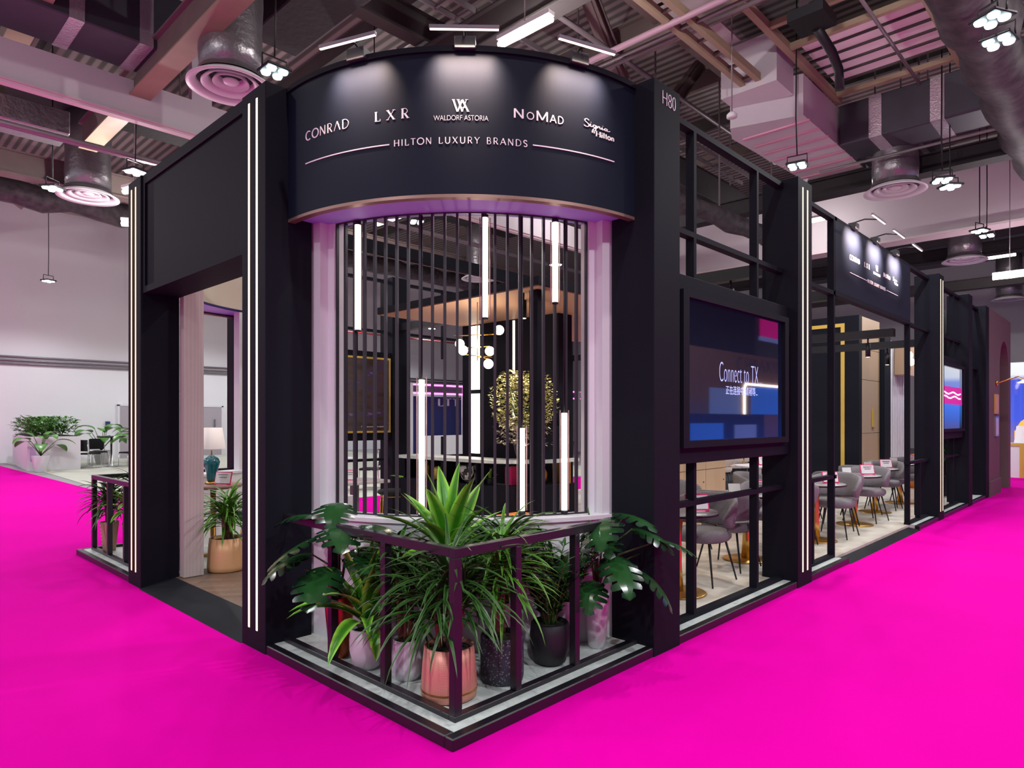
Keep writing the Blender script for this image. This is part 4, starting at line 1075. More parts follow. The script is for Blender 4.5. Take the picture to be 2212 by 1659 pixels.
def blade(mb, base, az, L, W, e0, e1, n=9, prof=.6, fold=.25, twist=0.):
    az = clear_az(base, az, L, e0, e1, n)
    if az is None: return
    pts = leaf_pts(base, az, L, e0, e1, n); vs = []; ac = []
    side0 = Vector((-sin(az), cos(az), 0))
    for i, p in enumerate(pts):
        u = i / n
        w = W * (sin(pi * min(1, u ** prof * .98 + .02)) ** .8 if 0 < i < n else (.35 if i == 0 else .0))
        d = (pts[min(i + 1, n)] - pts[max(i - 1, 0)]).normalized()
        side = side0; up = side.cross(d) * -1
        if twist:
            R_ = Matrix.Rotation(twist * u, 3, d); side = R_ @ side; up = R_ @ up
        for k, a in ((-1, 1), (-.5, .5), (0, 0), (.5, .5), (1, 1)):
            vs.append(p + side * (k * w / 2) + up * (abs(k) * w * fold)); ac.append(a)
    fs = [(i * 5 + k, i * 5 + k + 1, i * 5 + k + 6, i * 5 + k + 5) for i in range(n) for k in range(4)]
    mb.add(vs, fs, True, ac)
def rosette(mb, c, num, L, W, rnd, e0=(78, 20), e1=(20, -60), z=0, n=8, fold=.2, prof=.6):
    for i in range(num):
        u = i / max(1, num - 1)
        az = i * 2.39996 + rnd.uniform(-.3, .3)
        l = L * rnd.uniform(.8, 1.1)
        blade(mb, (c[0], c[1], c[2] - u * z), az, l, W * rnd.uniform(.85, 1.15), e0[0] + (e0[1] - e0[0]) * u + rnd.uniform(-8, 8), e1[0] + (e1[1] - e1[0]) * u + rnd.uniform(-12, 12), n, prof, fold, rnd.uniform(-.5, .5))
def monstera_leaf(mb, base, az, L, W, e0, e1, lobes=6, roll=0., tilt=0.):
    n = lobes * 3
    az = clear_az(base, az, L, e0, e1, n)
    if az is None: return
    pts = leaf_pts(base, az, L, e0, e1, n)
    side0 = Vector((-sin(az), cos(az), 0))
    def wid(u): return W / 2 * (sin(pi * (.16 + .84 * u)) ** .75) if u < 1 else 0.
    def at(u, k):
        f = min(u, 1) * n; i = min(int(f), n - 1); p = pts[i].lerp(pts[i + 1], f - i); d = (pts[i + 1] - pts[i]).normalized()
        side = Matrix.Rotation(roll, 3, d) @ side0; up = side.cross(d) * -1
        return p + side * k + up * (-.35 * k * k / max(W, .01))
    for sg in (-1, 1):
        vs = []; fs = []; ac = []
        for i in range(n + 1):                                  # inner web
            u = i / n; w = wid(u)
            vs += [at(u, 0), at(u, sg * w * .42)]; ac += [0, .3]
        fs = [(2 * i, 2 * i + 1, 2 * i + 3, 2 * i + 2) for i in range(n)]
        mb.add(vs, fs, True, ac)
        for j in range(lobes):                                  # fingers
            u0, u1 = j / lobes, (j + .80) / lobes
            if j == lobes - 1: u1 = 1.
            vs = []; ac = []
            for q in range(4):
                f = q / 3
                k = .42 + .58 * f; sh = .10 * f
                for u in (u0, (u0 + u1) / 2, u1):
                    pin = (u - (u0 + u1) / 2) * (1 - .25 * f ** 3)
                    uu = min(1., (u0 + u1) / 2 + pin + sh * (1 - u0)); ww = wid((u0 + u1) / 2) if u != u1 or j < lobes - 1 else wid(u)
                    vs.append(at(uu, sg * max(wid(u) * .42 if q == 0 else 0, ww * k * (1 - .06 * f * (u != (u0 + u1) / 2)))) if q else at(u, sg * wid(u) * .42)); ac.append(.3 + .7 * f)
            fs = [(q * 3 + r_, q * 3 + r_ + 1, q * 3 + r_ + 4, q * 3 + r_ + 3) for q in range(3) for r_ in range(2)]
            mb.add(vs, fs, True, ac)
    return pts
def pot_profile(kind, r, h):
    if kind == 'bulge': p = [(.80, 0), (.97, .10), (1.0, .25), (.98, .5), (.90, .92), (.88, 1.0), (.82, 1.0), (.82, .88)]
    elif kind == 'round': p = [(.55, 0), (.78, .08), (.98, .45), (1.0, .72), (.93, .97), (.86, 1.0), (.84, .9)]
    elif kind == 'cone': p = [(.62, 0), (.66, .02), (1.0, .97), (.98, 1.0), (.90, 1.0), (.88, .92)]
    elif kind == 'belly': p = [(.86, 0), (.97, .03), (1.0, .16), (.95, .6), (.88, 1.0), (.82, 1.0), (.80, .9)]
    else: p = [(.88, 0), (.96, .03), (1.0, .12), (1.0, .96), (.97, 1.0), (.90, 1.0), (.89, .9)]
    return [(a * r, b * h) for a, b in p]
def potted(loc, kind, r, h, pm, label, name='potted_plant', z=ZF - .004, band=None):
    t = thing(name, label, 'plant', (loc[0], loc[1], z))
    GUARD[0] = (loc[0], loc[1], z) if loc[0] < 1.75 and (loc[1] < 1.8 or 4.9 < loc[1] < 6.8) else None
    ob('pot', MB().lathe([(.01, 0)] + pot_profile(kind, r, h), n=40, cap=False), pm, t)
    ob('soil', MB().lathe([(.01, h * .9 + .015), (r * .5, h * .9 + .012), (r * .82, h * .9)], n=24, cap=False), M['soil'], t)
    if band: ob('base_band', MB().lathe([(r * .81, .0), (r * .965, h * .06), (r * 1.004, h * .17), (r * 1.004, h * .2)], n=40, cap=False), band, t)
    return t
def dracaena(t, h, canes, num, L, W, seed, m='leaf', e0=(80, 10), e1=(0, -75), cr=.02):
    rnd = random.Random(seed); mb = MB()
    for i, (dx, dy, top) in enumerate(canes):
        ob('cane', MB().tube([(dx * .5, dy * .5, h * .8), (dx * .8, dy * .8, (h + top) / 2), (dx, dy, top)], [cr, cr * .95, cr * .8], 10), M['trunk'], t)
        rosette(mb, (dx, dy, top + .03), num, L, W, rnd, e0, e1, z=.10)
    ob('foliage', mb, M[m], t)
def lemon(t, c, num, L, W, seed, e0, e1, stem_from=None, cone=None):
    rnd = random.Random(seed); mb = MB()
    if stem_from: ob('cane', MB().tube([stem_from, c], .022, 10), M['stalk'], t)
    rosette(mb, c, num, L, W, rnd, e0, e1, z=.06, n=10, fold=.18, prof=.75)
    ob('foliage', mb, M['leaf_lemon'], t)
def monstera(t, h, leaves):
    mb = MB(); sb = []
    for (az, reach, zz, L, W, e0, e1, roll) in leaves:
        a = RD(az); p = (reach * cos(a), reach * sin(a), zz)
        ob('leaf_stalk', MB().tube([(0, 0, h * .9), (p[0] * .35, p[1] * .35, h + (zz - h) * .7), p], [.009, .007, .005], 7), M['stalk'], t)
        monstera_leaf(mb, p, a, L, W, e0, e1, 6, RD(roll))
    ob('foliage', mb, M['leaf_mon'], t)
def zz_plant(t, h, stems, seed):
    rnd = random.Random(seed); mb = MB()
    for i in range(stems):
        az = i * 2.4; L = rnd.uniform(.34, .52); pts = leaf_pts((.03 * cos(az), .03 * sin(az), h * .9), az, L, rnd.uniform(84, 70), rnd.uniform(66, 40), 9)
        ob('plant_stem', MB().tube(pts, [.009 - .0006 * k for k in range(10)], 6), M['stalk'], t)
        for k in range(2, 10):
            for sg in (-1, 1): blade(mb, pts[k], az + sg * RD(70) + rnd.uniform(-.3, .3), rnd.uniform(.06, .085), .032, rnd.uniform(20, 50), rnd.uniform(-5, 30), 4, .7, .15)
        blade(mb, pts[9], az, .07, .03, 70, 50, 4)
    ob('foliage', mb, M['leaf_zz'], t)
def bushy(t, z0, rad, hh, num, seed, m='leaf_bush', L=.09, W=.045, stems=7, cz=.5, spread=.8):
    rnd = random.Random(seed); mb = MB()
    for i in range(stems):
        az = i * 2.4; q = rnd.uniform(.3, .9)
        ob('plant_stem', MB().tube([(0, 0, z0), (rad * q * .5 * cos(az), rad * q * .5 * sin(az), z0 + hh * .5), (rad * q * cos(az), rad * q * sin(az), z0 + hh * rnd.uniform(.7, 1))], [.008, .006, .003], 6), M['stalk'], t)
    for i in range(num):
        az = rnd.uniform(0, 2 * pi); q = rnd.random() ** .45; el = rnd.uniform(-1, 1)
        p = (rad * q * cos(az) * math.sqrt(1 - el * el * .8), rad * q * sin(az) * math.sqrt(1 - el * el * .8), z0 + hh * cz + hh * .5 * el * (.6 + .4 * q))
        blade(mb, p, az + rnd.uniform(-spread, spread), L * rnd.uniform(.7, 1.3), W * rnd.uniform(.8, 1.2), rnd.uniform(0, 60), rnd.uniform(-50, 30), 4, .7, .12)
    ob('foliage', mb, M[m], t)

# corner planter
t = potted((.335, .415), 'belly', .158, .285, M['perforated'], 'arching dracaena in a perforated rose copper pot at the railing corner', band=M['gold'])
dracaena(t, .285, [(.0, .0, .66), (.06, -.05, .54), (-.06, .05, .48)], 52, .52, .026, 3)
t = potted((.70, .36), 'cylinder', .128, .27, M['pot_grey'], 'arching dracaena in a speckled grey pot right of the copper one')
dracaena(t, .27, [(.0, .0, .56), (.04, .05, .72), (-.05, .0, .62)], 42, .46, .026, 5, 'leaf_b')
t = potted((1.10, .33), 'round', .128, .265, M['pot_black'], 'upright glossy plant in a round black pot behind the right railing')
zz_plant(t, .265, 18, 4)
t = potted((1.55, .30), 'cone', .088, .37, M['pot_white'], 'monstera in a tall white tapered pot beside the numbered pillar')
monstera(t, .37, [(-140, .18, .88, .36, .32, 0, -50, 25), (-95, .16, .92, .36, .32, 10, -40, -10), (-120, .24, .66, .36, .30, -10, -70, 0), (-50, .24, .80, .34, .30, 0, -60, 0), (-80, .30, .56, .36, .30, -20, -75, -15), (190, .22, .70, .32, .28, 0, -60, 10), (-150, .24, .50, .28, .24, -10, -70, 0), (60, .16, .92, .30, .28, 40, 0, 0), (-62, .42, .74, .28, .15, -5, -45, 0), (-40, .30, .62, .30, .24, -10, -70, 0), (230, .10, .78, .3, .26, 10, -60, 0)])
t = potted((.325, .79), 'bulge', .090, .235, M['pot_marble'], 'leafy dracaena in a small marble pot left of the copper one')
dracaena(t, .235, [(.0, .0, .46), (.02, -.02, .58), (-.03, .05, .66)], 32, .36, .032, 8, 'leaf')
t = potted((.255, 1.10), 'round', .108, .25, M['pot_white'], 'yellow striped dracaena in a rounded white pot behind the left railing')
lemon(t, (0, 0, .30), 26, .54, .09, 12, (88, 40), (76, -55), (0, 0, .2))
mb = MB(); blade(mb, (-.03, -.05, .30), RD(-112), .36, .105, 30, -100, 10, .75, .15); ob('hanging_leaf', mb, M['leaf_lemon'], t)
t = potted((.245, 1.40), 'cone', .098, .40, M['copper'], 'monstera in a tall copper pot beside the doorway pillar')
monstera(t, .40, [(185, .16, .80, .40, .34, -5, -45, 20), (215, .18, .62, .36, .34, -15, -60, 0), (240, .12, .86, .36, .32, 10, -50, 0), (160, .18, .68, .36, .32, 0, -60, 0), (224, .04, 1.0, .24, .30, -5, -80, 0), (265, .20, .72, .32, .28, -5, -60, 0), (290, .18, .86, .30, .28, 10, -50, 0), (130, .16, .9, .3, .28, 20, -50, 0)])
t = potted((.66, .78), 'cone', .10, .42, M['pot_white'], 'tall yellow striped dracaena rising above the railing in a white pot')
lemon(t, (-.05, -.05, .72), 18, .56, .105, 21, (88, 38), (84, -10), (0, 0, .4))
t = potted((1.00, .62), 'cone', .09, .36, M['pot_white'], 'slim dracaena in a white pot against the curved apron')
dracaena(t, .36, [(0, 0, .70), (.04, -.03, .56), (-.05, .04, .62)], 34, .42, .034, 31, 'leaf')
t = potted((1.36, .40), 'cone', .085, .34, M['pot_white'], 'dark glossy plant in a white pot between black pot and monstera')
zz_plant(t, .34, 16, 14)
t = potted((.50, 1.18), 'cone', .085, .38, M['pot_white'], 'dark leafy plant in a white pot against the curved apron by the left railing')
dracaena(t, .38, [(0, 0, .64), (.03, -.05, .54)], 34, .38, .04, 33, 'leaf')

# doorway plant and far planter
t = potted((.79, 4.42), 'belly', .188, .335, M['pot_tan'], 'bushy dracaena in a tan pot inside the doorway', z=ZF - .006)
dracaena(t, .335, [(-.05, -.03, .56), (.02, .0, .62), (.07, .02, .58), (0, .06, .50)], 32, .42, .030, 9, 'leaf_b')
for i, (x, y, r, h, sd, lab) in enumerate(((.26, 6.42, .10, .34, 41, 'dracaena in a fluted beige pot at the far railing corner'), (.42, 6.16, .10, .34, 42, 'striped leafy plant in a fluted beige pot nearest the far lit pillar'), (.55, 6.42, .10, .36, 43, 'drooping plant in a fluted beige pot behind the far railing corner'))):
    t = potted((x, y), 'cone', r, h, M['pot_beige'], lab)
    if i == 2: dracaena(t, h, [(0, 0, .70), (.04, .03, .55)], 34, .44, .034, sd)
    elif i == 1: lemon(t, (0, 0, .5), 16, .48, .075, sd, (80, 10), (30, -70), (0, 0, .3))
    else: dracaena(t, h, [(0, 0, .64), (.04, .05, .5), (-.03, .02, .56)], 34, .40, .034, sd)

# bouquet on the bar
t = thing('bouquet', 'large loose yellow green bouquet in a black urn on the bar', 'flowers', (3.84, 3.10, 1.115))
ob('urn', MB().lathe([(.06, 0), (.10, .06), (.12, .16), (.09, .24), (.1, .27), (.08, .27)], n=24), M['pot_black'], t)
bushy(t, .26, .43, .76, 2200, 51, 'leaf_yellow', .042, .028, 18, .60, 3.1)
rnd = random.Random(77); mb = MB()
for i in range(420):
    az = rnd.uniform(0, 2 * pi); q = rnd.random() ** .5 * .34
    blade(mb, (q * cos(az), q * sin(az), .18 + rnd.random() * .30), az, .05, .04, rnd.uniform(-60, 60), rnd.uniform(-60, 40), 3, .7, .1)
ob('blossoms', mb, M['spray_white'], t)
# shelf plant, inner plant behind slats
t = potted((4.15, 5.45), 'cone', .12, .34, M['pot_black'], 'broad leaved plant beside the black chair behind the slats')
lemon(t, (0, 0, .5), 9, .55, .10, 61, (84, 40), (80, -20), (0, 0, .3))
t = potted((3.64, 3.48), 'cylinder', .045, .07, M['pot_black'], 'small green plant on the bar shelf', z=.80)
lemon(t, (0, 0, .07), 7, .16, .03, 62, (85, 60), (80, 30))
t = potted((13.6, .55), 'cone', .12, .4, M['pot_black'], 'spiky plant in the recess before the brown arch wall')
dracaena(t, .4, [(0, 0, .8)], 22, .5, .05, 63)

# ================================================================== HALL
struct('wall_far', B((-14, 27.9, 0), (46, 28.2, 12)), M['wall'])
struct('wall_end', B((40, -16, 0), (40.3, 28, 12)), M['wall'])
struct('wall_side', B((-14, -16.3, 0), (46, -16, 12)), M['grey_floor'])
struct('baseboard_far', B((-14, 27.86, 0), (2.4, 27.9, .36)), M['dark_base'])
def hall_door(x0, x1, label):
    t = thing('hall_door', label, 'door', ((x0 + x1) / 2, 27.85, 0), kind='structure')
    ob('door_leaf', B((x0, 27.82, 0), (x1, 27.9, 2.15)), M['door_grey'], t, True)
    ob('door_frame', MB().box((x0 - .08, 27.80, 0), (x0, 27.9, 2.2)).box((x1, 27.80, 0), (x1 + .08, 27.9, 2.2)).box((x0 - .08, 27.80, 2.15), (x1 + .08, 27.9, 2.23)), M['white'], t, True)
    ob('push_bar', B((x0 + .55, 27.78, .9), (x0 + .62, 27.82, 1.6)), M['chrome'], t, True)
hall_door(6.35, 7.5, 'grey door in the far white wall'); hall_door(9.55, 10.45, 'grey door seen above the teal lamp')
solo('wall_box', B((5.85, 27.8, 1.32), (6.0, 27.9, 1.52)), M['blue_panel'], 'small blue box on the far white wall', 'box')
for i, z in enumerate((3.92, 3.78, 3.66)):
    solo('wall_pipe', MB().tube([(-14, 27.82, z), (30, 27.82, z)], .035, 8), M['grey_metal'], ('topmost', 'middle', 'lowest')[i] + ' of three grey pipes along the far white wall', 'pipe')
# seating area beyond the aisle
PLX = thing('planter_box', 'white planter box full of bushes before the far wall', 'planter', (3.1, 25, 0))
ob('box_body', MB().prism([(2.36, 22.7), (3.72, 22.45), (3.9, 27.2), (2.75, 27.4)], 0, 1.06), M['white'], PLX, True)
ob('soil', MB().prism([(2.42, 22.8), (3.66, 22.55), (3.82, 27.1), (2.8, 27.3)], 1.06, 1.08), M['soil'], PLX, True)
ob('lilac_emblem', B((2.42, 22.66, .3), (2.62, 22.70, .75)), M['lav_panel'], PLX, True)
for i, (x, y, lab) in enumerate(((2.75, 23.4, 'bush at the left end of the white planter box'), (3.05, 24.3, 'second bush from the left end of the white planter box'), (3.45, 23.6, 'bush in the middle of the white planter box'), (3.5, 25.4, 'bush at the back of the white planter box'), (3.0, 26.2, 'bush farthest back in the white planter box'))):
    t = thing('planter_bush', lab, 'plant', (x, y, 1.08), group=None)
    bushy(t, 0, .48, .62, 260, 80 + i, 'leaf_bush', .14, .08, 6, .5)
def broad(loc, z, r, h, pm, lab, num, L, W, sd, kind='cone'):
    t = potted(loc, kind, r, h, pm, lab, z=z)
    rnd = random.Random(sd); mb = MB()
    for i in range(num):
        az = i * 2.4 + .3; e = 85 - i * 55 / num
        pts = leaf_pts((0, 0, h), az, L * .8, e, e - 12, 4)
        ob('leaf_stalk', MB().tube(pts, [.016, .014, .012, .010, .008], 6), M['stalk'], t)
        blade(mb, pts[-1], az, L * .75, W, e - 35, -50, 8, .65, .1)
    ob('foliage', mb, M['leaf_bush'], t)
broad((2.55, 21.9), .0, .24, .5, M['white'], 'broad leaved plant in a square white pot before the planter box', 9, .75, .34, 90)
broad((4.85, 24.5), .012, .28, .5, M['white'], 'broad leaved plant in a white pot behind the black meeting chairs', 10, .95, .4, 91)
broad((5.2, 21.4), .012, .26, .45, M['white'], 'yellow green broad leaved plant nearest the far lit pillar', 9, .95, .36, 92)
broad((6.4, 25.2), .012, .28, .5, M['white'], 'broad leaved plant behind the high black table', 8, .8, .36, 93)
def meet_chair(x, y, rz, lab, first=[None]):
    if first[0] is None:
        t = thing('meeting_chair', lab, 'chair', (x, y, .012), rz, group='black meeting chairs')
        ob('seat', MB().box((-.22, -.22, .44), (.22, .22, .49)), M['black_fabric'], t, bev=.015)
        ob('backrest', MB().box((-.25, -.22, .55), (-.21, .22, .92)), M['black_fabric'], t, bev=.015)
        for sy_ in (-1, 1): ob('leg_frame', MB().tube([(-.24, sy_ * .23, .90), (-.22, sy_ * .23, .44), (-.26, sy_ * .23, .02), (.22, sy_ * .23, .02), (.2, sy_ * .23, .44), (-.2, sy_ * .23, .44)], .012, 6), M['chrome'], t)
        first[0] = t; return
    dup(first[0], (x, y, .012), rz, lab)
meet_chair(4.05, 22.7, RD(20), 'black meeting chair beside the white planter box'); meet_chair(5.2, 22.7, RD(200), 'black meeting chair facing the planter box'); meet_chair(4.6, 23.9, RD(-90), 'black meeting chair behind the high black table'); meet_chair(6.0, 22.5, RD(150), 'black meeting chair nearest the far lit pillar')
t = thing('meeting_table', 'black topped meeting table on a chrome leg by the planter box', 'table', (4.72, 22.9, .012))
ob('table_top', MB().lathe([(.01, .98), (.42, .98), (.42, 1.02), (.01, 1.02)], (4.72, 22.9, .012), 28), M['black_fabric'], t, True)
ob('table_leg', MB().lathe([(.25, 0), (.25, .02), (.03, .03), (.03, .98)], (4.72, 22.9, .012), 16), M['chrome'], t, True)
# tables and chairs seen behind the back facade through the slats
for i, (x, y) in enumerate(((5.0, 9.6), (6.6, 10.4), (4.4, 11.6))):
    meet_chair(x, y, RD(70 + 60 * i), 'black meeting chair beyond the back facade, ' + ('nearest', 'second', 'farthest')[i])
t = thing('meeting_table', 'pale topped table beyond the back facade', 'table', (5.6, 10.6, .012))
ob('table_top', B((5.0, 10.3, .70), (6.3, 11.1, .74)), M['pot_white'], t, True); ob('table_leg', B((5.6, 10.6, .012), (5.7, 10.8, .70)), M['grey_metal'], t, True)
# neighbouring stand with magenta neon
t = thing('neon_stand', 'neighbouring dark blue stand outlined with magenta neon and white posts', 'stand', (18, 18.5, .01))
ob('back_panel', B((13.5, 19.2, .01), (24, 19.3, 2.55)), M['blue_panel'], t, True)
for z in (2.62, 2.95): ob('neon_line', MB().tube([(13.4, 18, z), (24, 18, z)], .035, 8), M['neon'], t, True)
ob('fascia_band', B((13.4, 18.03, 2.62), (24, 18.08, 2.95)), M['duct_dark'], t, True)
for x in (13.5, 16.3, 19.6, 23.8): ob('stand_post', B((x - .09, 17.9, .01), (x + .09, 18.08, 3.0)), M['white'], t, True)
ob('lettering', place_text(glyph_flat('LTTT', 1, .2, .08, .1, .1), lambda a, b, d: (a, 19.2 - d, b), .01, 1.6, .34, 15.9, 2.15), M['navy_letter'], t, True)
broad((16.6, 16.9), .012, .25, .75, M['white'], 'green plant in a tall white pot before the neon stand', 9, .8, .22, 95)
solo('stand_counter', B((13.2, 16.2, .012), (15.5, 16.8, 1.0)), M['white'], 'white counter before the neon stand', 'counter')

# right-hand distance: lit image wall and white and yellow stand
M['skyline'] = screen_mat('evening_sky_picture', (.95, .95, 1.0), (.07, .12, .80), (.36, .18, .03), .5, 3.6, 1.0)
er_ = [n for n in M['skyline'].node_tree.nodes if n.type == 'VALTORGB'][0].color_ramp.elements
for p_, c_ in ((.80, (.06, .10, .72)), (.86, (.9, .92, 1.0))):
    e_ = er_.new(p_); e_.color = (*c_, 1)
t = thing('image_wall', 'large lit picture wall with evening sky over a domed building', 'screen', (27.1, -.9, 0))
ob('picture_face', B((27.0, -3.2, .5), (27.1, 1.6, 3.6)), M['skyline'], t, True)
ob('wall_base', B((26.95, -3.2, 0), (27.15, 1.6, .5)), M['white'], t, True)
M['dome'] = emit('lit_dome', (.8, .42, .06), .9)
mb = MB().lathe([(.34, 0), (.34, .25), (.28, .28), (.26, .40), (.16, .58), (.03, .68), (.02, .82)], (26.99, .72, .95), 20)
mb.v = [(26.985 + (p[0] - 26.99) * .04, p[1], p[2]) for p in mb.v]
ob('dome_image', mb, M['dome'], t, True)
t = thing('info_counter', 'white counter with a yellow stripe at the far end of the aisle', 'counter', (20.9, .2, .004))
ob('counter_body', B((20.6, -.6, .004), (21.1, .42, .95)), M['white'], t, True)
ob('yellow_stripe', B((20.58, .02, .004), (20.6, .18, .95)), M['goldpaint'], t, True)
ob('yellow_stripe', B((20.58, .18, .87), (20.6, .42, .95)), M['goldpaint'], t, True)
for y, lab in ((.2, 'white tilted leaflet stand on the far counter'), (-.1, 'second white leaflet stand on the far counter')):
    solo('leaflet_stand', MB().add([(20.7, y - .12, .95), (20.7, y + .12, .95), (20.95, y + .12, .95), (20.95, y - .12, .95), (20.85, y - .1, 1.42), (20.85, y + .08, 1.42)], [(0, 4, 5, 1), (2, 5, 4, 3), (0, 3, 4), (1, 5, 2), (0, 1, 2, 3)]), M['card'], lab, 'leaflet stand')

# stand across the aisle (seen as the reflection in the large screen)
YO = -6.2
t = thing('opposite_stand', 'taupe stand across the aisle mirrored in the large screen', 'stand', (16.5, YO - .3, .004))
ob('back_wall', B((11.5, YO - .5, .004), (24, YO - .2, 3.6)), M['taupe'], t, True)
M['bright_tube'] = emit('bright_tube', (1, .9, .78), 14)
M['bluepic'] = emit('blue_picture', (.03, .16, .8), 1.6)
M['bluepale'] = emit('pale_blue_picture', (.2, .28, .7), 1.0)
ob('blue_screen', B((17.9, YO - .2, 1.76), (22, YO - .18, 2.62)), M['bluepic'], t, True)
ob('window_screen', B((15.2, YO - .2, 1.75), (17.1, YO - .18, 2.5)), M['bluepale'], t, True)
ob('light_outline', MB().tube([(17.35, YO - .16, 1.7), (17.35, YO - .16, 2.55), (17.45, YO - .16, 2.68), (22, YO - .16, 2.68)], .03, 8), M['bright_tube'], t, True)
ob('desk', B((13.0, YO, .004), (17.7, YO + .3, 1.75)), M['navy_fabric'], t, True)
ob('poster', B((13.2, YO + .3, .9), (15.0, YO + .32, 1.5)), M['bluepic'], t, True)
ob('poster', B((15.7, YO + .3, .9), (17.1, YO + .32, 1.45)), M['bluepale'], t, True)
M['pinkglow'] = emit('magenta_banner', (.9, .0, .35), .9)
t2 = thing('hanging_banner', 'magenta hanging banner across the aisle mirrored in the large screen', 'banner', (19.4, YO, 4.05))
ob('banner_cloth', B((18.3, YO - .1, 4.2), (21, YO - .05, 4.9)), M['pinkglow'], t2, True)
ob('banner_edge', B((18.25, YO - .11, 4.08), (21, YO - .04, 4.2)), M['bluepale'], t2, True)
ob('letters', place_text(glyph_flat('CHRAXN', 1, .14, .07, .08, .2), lambda a, b, d: (a, YO - .2 + d, b), .02, 3.0, .4, 16.9, 3.1), M['grey_metal'], t, True)

# ================================================================== CEILING
ZC = 10.2
struct('ceiling', B((-14, -16, ZC), (46, 28, ZC + .2)), M['deck'])
def beam(p, q, w, h, m, label, name='roof_beam', flange=None):
    t = thing(name, label, 'beam', tuple((Vector(p) + Vector(q)) / 2))
    ob('web', MB().bar(p, q, w * .55, h, ), M[m], t, True)
    d = Vector((0, 0, h / 2))
    ob('bottom_flange', MB().bar(Vector(p) - d, Vector(q) - d, w, .03), M[flange or m], t, True)
    ob('top_flange', MB().bar(Vector(p) + d, Vector(q) + d, w, .03), M[m], t, True)
# bulkheads
def bulk(a, b, z0, z1, horiz, label):
    t = thing('ceiling_bulkhead', label, 'bulkhead', ((a[0] + b[0]) / 2, (a[1] + b[1]) / 2, z0))
    ob('bulkhead_face', B((*a, z0), (*b, z1)), M['bulk'], t, True)
    if horiz: ob('flange', B((a[0], a[1] - .05, z0 - .03), (b[0], b[1] + .05, z0)), M['bulk_trim'], t, True); ob('track', B((a[0], a[1] - .0, z0 - .07), (b[0], b[1] + .0, z0 - .03)), M['bulk_trim'], t, True)
    else: ob('flange', B((a[0] - .12, a[1], z0 - .06), (b[0] + .12, b[1], z0)), M['bulk_trim'], t, True)
bulk((-14, 10.25), (19.4, 10.4), 6.84, 7.45, True, 'long white bulkhead with a bottom track behind the short side of the booth')
bulk((19.5, -16), (19.9, 10.2), 6.8, 8.7, False, 'deep white bulkhead above the far end of the long side')
solo('bulkhead_post', B((2.62, 10.25, 7.45), (2.98, 10.4, 10.2)), M['bulk'], 'white vertical post standing on the long bulkhead', 'post')
# steel beams
beam((1.75, -8, 7.45), (1.75, 13.5, 7.45), .34, .5, 'steel', 'mauve steel beam running over the short side of the booth', flange='steel_tan')
beam((.08, -8, 7.9), (.08, 24, 7.9), .34, .5, 'steel', 'mauve steel beam nearest the upper left corner', flange='steel_tan')
beam((-14, 15.6, 7.2), (19, 15.6, 7.2), .4, .5, 'steel', 'mauve steel beam beyond the long bulkhead')
beam((-14, 21.5, 8.2), (19, 21.5, 8.2), .4, .5, 'steel', 'mauve steel beam nearest the far white wall')
beam((5.9, -8, 8.3), (5.9, 24, 8.3), .36, .55, 'steel_dark', 'dark steel beam over the middle of the curved sign')
beam((8.9, -8, 9.0), (8.9, 24, 9.0), .36, .55, 'steel', 'mauve steel beam over the numbered pillar')
beam((15.0, -10, 7.25), (15.0, 10, 7.25), .42, .38, 'duct_black', 'black beam crossing before the deep white bulkhead')
beam((-8, 4.2, 9.3), (19, 4.2, 9.3), .3, .5, 'steel', 'mauve steel beam high over the middle of the booth')
beam((-8, 7.6, 9.0), (19, 7.6, 9.0), .3, .5, 'steel_dark', 'dark steel beam high behind the booth')
beam((24.5, -12, 7.2), (24.5, 20, 7.2), .4, .4, 'duct_black', 'black beam crossing beyond the deep white bulkhead')
beam((31, -12, 7.2), (31, 20, 7.2), .4, .4, 'steel_dark', 'dark beam farthest beyond the deep white bulkhead')
# trusses: sloping braces
bi = 0
def brace(p, q, w, m, label): beam(p, q, w, w, m, label, 'truss_brace')
brace((2.9, 5.6, 7.6), (1.3, 2.2, 9.9), .22, 'steel', 'sloping brace above the curved sign, left one')
brace((4.6, 8.6, 7.6), (7.5, 8.6, 9.9), .22, 'steel_tan', 'sloping brace behind the curved sign')
brace((9.8, 5.2, 7.4), (7.6, 5.2, 9.9), .28, 'steel', 'pale sloping brace seen through the upper lattice, left one')
brace((9.8, 5.2, 7.4), (12.2, 5.2, 9.9), .28, 'steel', 'pale sloping brace seen through the upper lattice, right one')
brace((5.4, 19, 7.6), (8.2, 19, 9.6), .3, 'steel_tan', 'sloping brace near the far wall seen through the slats')
brace((2.0, 21.3, 7.9), (-.8, 21.3, 9.8), .3, 'steel', 'sloping brace near the far wall by the farthest diffuser')
brace((6.0, 2.6, 8.0), (8.8, 2.6, 9.3), .2, 'steel', 'sloping brace beside the fluorescent tube')
# purlins (roof joists) along y under the deck
for i in range(9):
    x = -1 + i * 2.35
    solo('roof_joist', B((x, -10, ZC - .35), (x + .12, 24, ZC)), M['steel_dark'] if i % 2 else M['steel'], 'roof joist under the metal deck', 'joist', group='roof joists under the metal deck')
